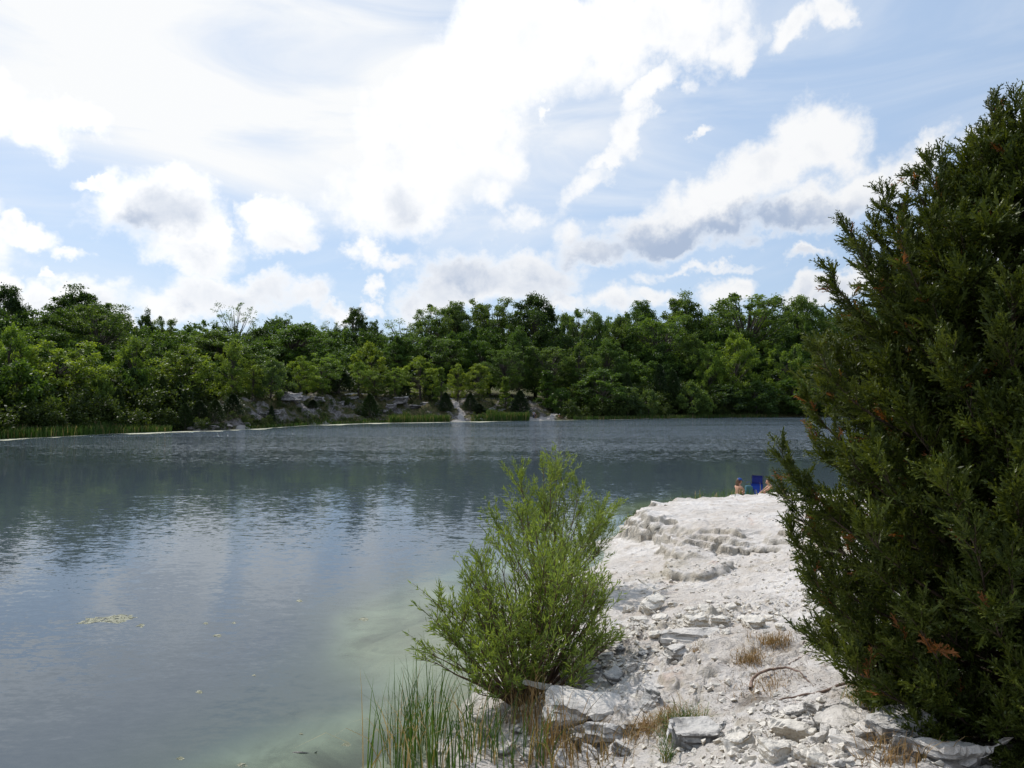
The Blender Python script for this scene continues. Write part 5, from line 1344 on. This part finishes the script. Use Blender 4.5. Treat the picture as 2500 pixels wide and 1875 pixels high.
        me = bpy.data.meshes.new('brim'); b2.to_mesh(me); b2.free(); me.materials.append(hatc); link('brim', me, cp)
    return o
M_EYE = plain('eye_dark', (.03, .02, .02), .3); M_LIP = plain('lips', (.40, .14, .12), .5)
def seat(px, D, dz=0):
    p = at(px, 1000, D); return Vector((p.x, p.y, hz(p.x, p.y) + dz))
DS = 28.3
g1 = seat(1799, DS); print('seat z', g1.z)
ZS = .52                         # height of the flat behind the ledge where the group sits
def lift_to(p): return Vector((p.x, p.y, max(p.z, ZS)))
person(lift_to(g1), R(-72), 'person with long brown hair and a blue cap seated left of the blue chair', (0, 0, .12), (0, .12, 1), (0, .9, -.25),
       [(-.25, .42, .30), (.25, .42, .30)], [(-.13, .62, .06), (.13, .62, .06)], .96, clothes=(('shorts', cloth('navy_swimwear', (.02, .03, .06))),), hair=((.13, .07, .04), .26), hatc=cloth('blue_cap', (.02, .07, .28)), group='people by the blue chair')
g2 = seat(1884, DS - .2)
person(lift_to(g2), R(86), 'person in an olive tank top reaching left, seated right of the blue chair', (0, 0, .12), (0, .22, 1), (0, .7, -.6),
       [(-.10, .62, .22), (.16, .60, .14)], [(-.12, .80, .06), (.14, .66, .06)], .98, clothes=(('top', cloth('olive_tank', (.055, .075, .035))), ('shorts', cloth('dark_shorts', (.02, .02, .03)))), hair=((.035, .02, .015), 0), group='people by the blue chair')

# high-backed folding chair seen from behind
def bx(bm, c, s, rot=None):
    M_ = Matrix.Translation(c) @ (rot or Matrix.Identity(4)) @ Matrix.Diagonal((*s, 1)); bmesh.ops.create_cube(bm, size=1, matrix=M_)
def bm_obj(name, fn, m, parent=None, bevel=0):
    bm = bmesh.new(); fn(bm)
    if bevel: bmesh.ops.bevel(bm, geom=bm.edges[:], offset=bevel, segments=2, affect='EDGES', profile=.5)
    me = bpy.data.meshes.new(name); bm.to_mesh(me); bm.free(); me.materials.append(m)
    return link(name, me, parent)
M_NAVY = cloth('navy_canvas', (.012, .022, .16), .75); M_ROYAL = cloth('royal_canvas', (.015, .06, .36), .75); M_TEAL = cloth('teal_canvas', (.05, .13, .16), .8)
M_TUBE = plain('chair_tube', (.05, .05, .06), .35, .1, 5, 0, .5, .6)
def sheet_mesh(name, W_, pts_, m, parent, sag=.03, th=.012):
    """cloth panel along a path (y,z) with width W_"""
    n, k = len(pts_), 9
    V, Fq = [], []
    for (y, z) in pts_:
        for j in range(k):
            u = j / (k - 1) * 2 - 1; V.append((u * W_ / 2, y - sag * (1 - u * u), z))
    V = np.array(V); V2 = V + [0, th, 0]
    A = np.concatenate([V, V2]); N = n * k
    for a_ in range(n - 1):
        for j in range(k - 1):
            i = a_ * k + j; Fq.append([i, i + 1, i + k + 1, i + k]); Fq.append([N + i, N + i + k, N + i + k + 1, N + i + 1])
    for a_ in range(n - 1):
        for j in (0, k - 1):
            i = a_ * k + j; Fq.append([i, i + k, N + i + k, N + i])
    for a_ in (0, n - 1):
        for j in range(k - 1):
            i = a_ * k + j; Fq.append([i, i + 1, N + i + 1, N + i])
    return np_mesh(name, A, Fq, m, parent, smooth=True)
gc = lift_to(seat(1845, DS + .35)); gc.z = ZS - .02
chair = empty('folding_chair', gc, 'blue high backed folding chair standing between the two seated people', 'folding chair', rz=R(152), scale=(.86, .86, .98))
sheet_mesh('headrest', .46, [(-.33, .98), (-.30, .86), (-.27, .74), (-.25, .66)], M_NAVY, chair)
sheet_mesh('backrest', .50, [(-.25, .66), (-.19, .52), (-.12, .38), (-.05, .26), (0, .22)], M_ROYAL, chair)
sheet_mesh('seat', .50, [(0, .22), (.12, .235), (.28, .26), (.42, .29)], M_ROYAL, chair, 0)
for q in (-1, 1):
    for pp in ([(q * .26, -.34, 1.0), (q * .26, -.2, .55), (q * .26, .40, .0)], [(q * .26, -.36, .0), (q * .26, .05, .22), (q * .26, .44, .30)]):
        V, Fq = tubes([(np.array(pp), np.full(3, .011))], 6); np_mesh('leg', V, Fq, M_TUBE, chair, smooth=True)
    bm_obj('armrest', lambda bm: bx(bm, (q * .29, .1, .46), (.05, .42, .025)), M_NAVY, chair, .008)
V, Fq = tubes([(np.array([(-.26, -.34, 1.0), (0, -.345, 1.01), (.26, -.34, 1.0)]), np.full(3, .011))], 6); np_mesh('top_bar', V, Fq, M_TUBE, chair, smooth=True)
# small pale star shapes printed on the cloth back
def star(bm, c, r_, y):
    vs_ = [bm.verts.new((c[0] + r_ * (1 if k % 2 == 0 else .42) * math.sin(k * math.pi / 5), y, c[1] + r_ * (1 if k % 2 == 0 else .42) * math.cos(k * math.pi / 5))) for k in range(10)]
    f_ = bm.faces.new(vs_); e_ = bmesh.ops.extrude_face_region(bm, geom=[f_]); bmesh.ops.translate(bm, vec=(0, -.004, 0), verts=[v for v in e_['geom'] if isinstance(v, bmesh.types.BMVert)])
bm_obj('printed_mark', lambda bm: star(bm, (0, .84), .055, -.335), plain('green_print', (.10, .22, .10)), chair)
bm_obj('printed_mark', lambda bm: star(bm, (.02, .50), .065, -.225), plain('pale_print', (.30, .42, .55)), chair)
# teal bag leaning on the chair
gb = lift_to(seat(1826, DS - .3)); gb.z = ZS - .02
bag = empty('bag', gb, 'dull teal bag with a dark blue side standing left of the blue chair', 'bag', scale=(1.15, 1.15, 1.55))
bm_obj('bag_body', lambda bm: bx(bm, (0, 0, .22), (.24, .2, .44), Matrix.Rotation(R(5), 4, 'Y')), M_TEAL, bag, .05)
bm_obj('side_pocket', lambda bm: bx(bm, (.135, 0, .20), (.05, .17, .34), Matrix.Rotation(R(5), 4, 'Y')), M_NAVY, bag, .02)
V, Fq = tubes([(np.array([(-.07, 0, .42), (-.05, 0, .52), (.06, 0, .53), (.10, 0, .43)]), np.full(4, .008))], 6); np_mesh('strap', V, Fq, M_NAVY, bag, smooth=True)
gt = lift_to(seat(1858, DS - .25)); gt.z = ZS
tw = bm_obj('paper', lambda bm: [bmesh.ops.create_cone(bm, cap_ends=True, segments=3, radius1=.13, radius2=.02, depth=.22, matrix=Matrix.Translation((0, 0, .24)))], plain('white_paper', (.75, .76, .80)), None, .01)
tw.location = gt; tag(tw, 'folded white paper in front of the blue chair seat', 'paper')
# sand toys
def bucket(px, dz, col, r0, h, label, rz=0):
    p = lift_to(seat(px, DS - .5)); p.z += dz
    t = empty('sand_bucket', p, label, 'bucket', 'sand toys')
    V, Fq = tubes([(np.array([(0, 0, 0), (0, 0, .004), (0, 0, h * .9), (0, 0, h * .92), (0, 0, h), (0, 0, h - .005), (0, 0, .02)]), np.array([.001, r0 * .75, r0 * .97, r0 * 1.08, r0 * 1.08, r0 * .95, r0 * .7]))], 14)
    m = plain('toy_plastic', col, .35, .05, 3, 0, .5); np_mesh('pail', V, Fq, m, t, smooth=False)
    a_ = np.linspace(0, math.pi, 10); V, Fq = tubes([(np.stack([np.cos(a_) * r0 * 1.05, a_ * 0 + .02, h + np.sin(a_) * r0 * .7], -1), np.full(10, .005))], 5); np_mesh('handle', V, Fq, m, t, smooth=True)
bucket(1903, 0, (.75, .04, .14), .10, .20, 'pink red sand bucket, leftmost of the toys')
bucket(1911, .20, (.80, .48, .03), .11, .18, 'yellow sand bucket on top of the toys')
bucket(1917, .02, (.06, .11, .42), .10, .20, 'blue sand bucket below the yellow one')
p = lift_to(seat(1930, DS - .5)); t = empty('toy_spade', p, 'red toy spade leaning right of the sand buckets', 'toy spade', rz=R(20))
mr = plain('red_plastic', (.75, .05, .04), .35, .05, 3, 0, .5)
V, Fq = tubes([(np.array([(.22, 0, .02), (.02, 0, .24)]), np.array([.012, .012]))], 6); np_mesh('shaft', V, Fq, mr, t, smooth=True)
bm_obj('spade_blade', lambda bm: bx(bm, (-.03, 0, .30), (.10, .02, .14), Matrix.Rotation(R(-45), 4, 'Y')), mr, t, .008)
# flat ground under the group
# ---- people on the far beach
q1 = far_pt(1307, 1.2); q1.z = max(q1.z, .02)
person(q1, R(200), 'small person in dark clothes walking at the water edge of the far beach', (0, 0, .66), (0, .12, 1), (0, 1, -.1), [(-.22, .18, .68), (.22, -.1, .66)], [(-.09, .28, .06), (.09, -.25, .06)], .78,
       clothes=(('shirt', cloth('dark_shirt', (.03, .03, .05))), ('shorts', cloth('black_shorts', (.015, .015, .02)))), hair=((.03, .02, .02), 0), group='people on the far beach', kneehint=[(0, 1, .1)] * 2)
q2 = far_pt(1303, 5.0)
person(q2, R(190), 'person in pale shirt and navy trousers standing on the far beach', (0, 0, .88), (0, .04, 1), (0, 1, -.2), [(-.26, .12, .86), (.26, .12, .9)], [(-.1, .06, .06), (.1, -.05, .06)], 1.0,
       clothes=(('shirt', cloth('lilac_shirt', (.62, .60, .68))), ('trousers', cloth('navy_trousers', (.02, .03, .10)))), hair=((.10, .07, .05), 0), group='people on the far beach', kneehint=[(0, 1, .1)] * 2)
q3 = far_pt(1366, 3.4)
person(q3, R(200), 'person in a white cap and red top seated in shade by the far beach', (0, 0, .12), (0, .1, 1), (0, 1, -.1), [(-.22, .4, .3), (.22, .4, .3)], [(-.15, .6, .06), (.15, .6, .06)], 1.0,
       clothes=(('shirt', cloth('dark_red_shirt', (.30, .03, .04))), ('shorts', cloth('grey_shorts', (.08, .08, .09)))), hair=((.04, .03, .02), 0), hatc=cloth('white_cap', (.8, .8, .8)), group='people on the far beach')
q4 = far_pt(1373, 3.2)
person(q4, R(170), 'bare shouldered person seated right of the white capped one in the shade', (0, 0, .12), (0, .1, 1), (-.4, 1, -.1), [(-.25, .42, .25), (.25, .42, .25)], [(-.2, .6, .06), (.2, .6, .06)], 1.0,
       clothes=(('shorts', cloth('black_swimwear', (.02, .02, .02))),), hair=((.05, .03, .02), 0), group='people on the far beach')
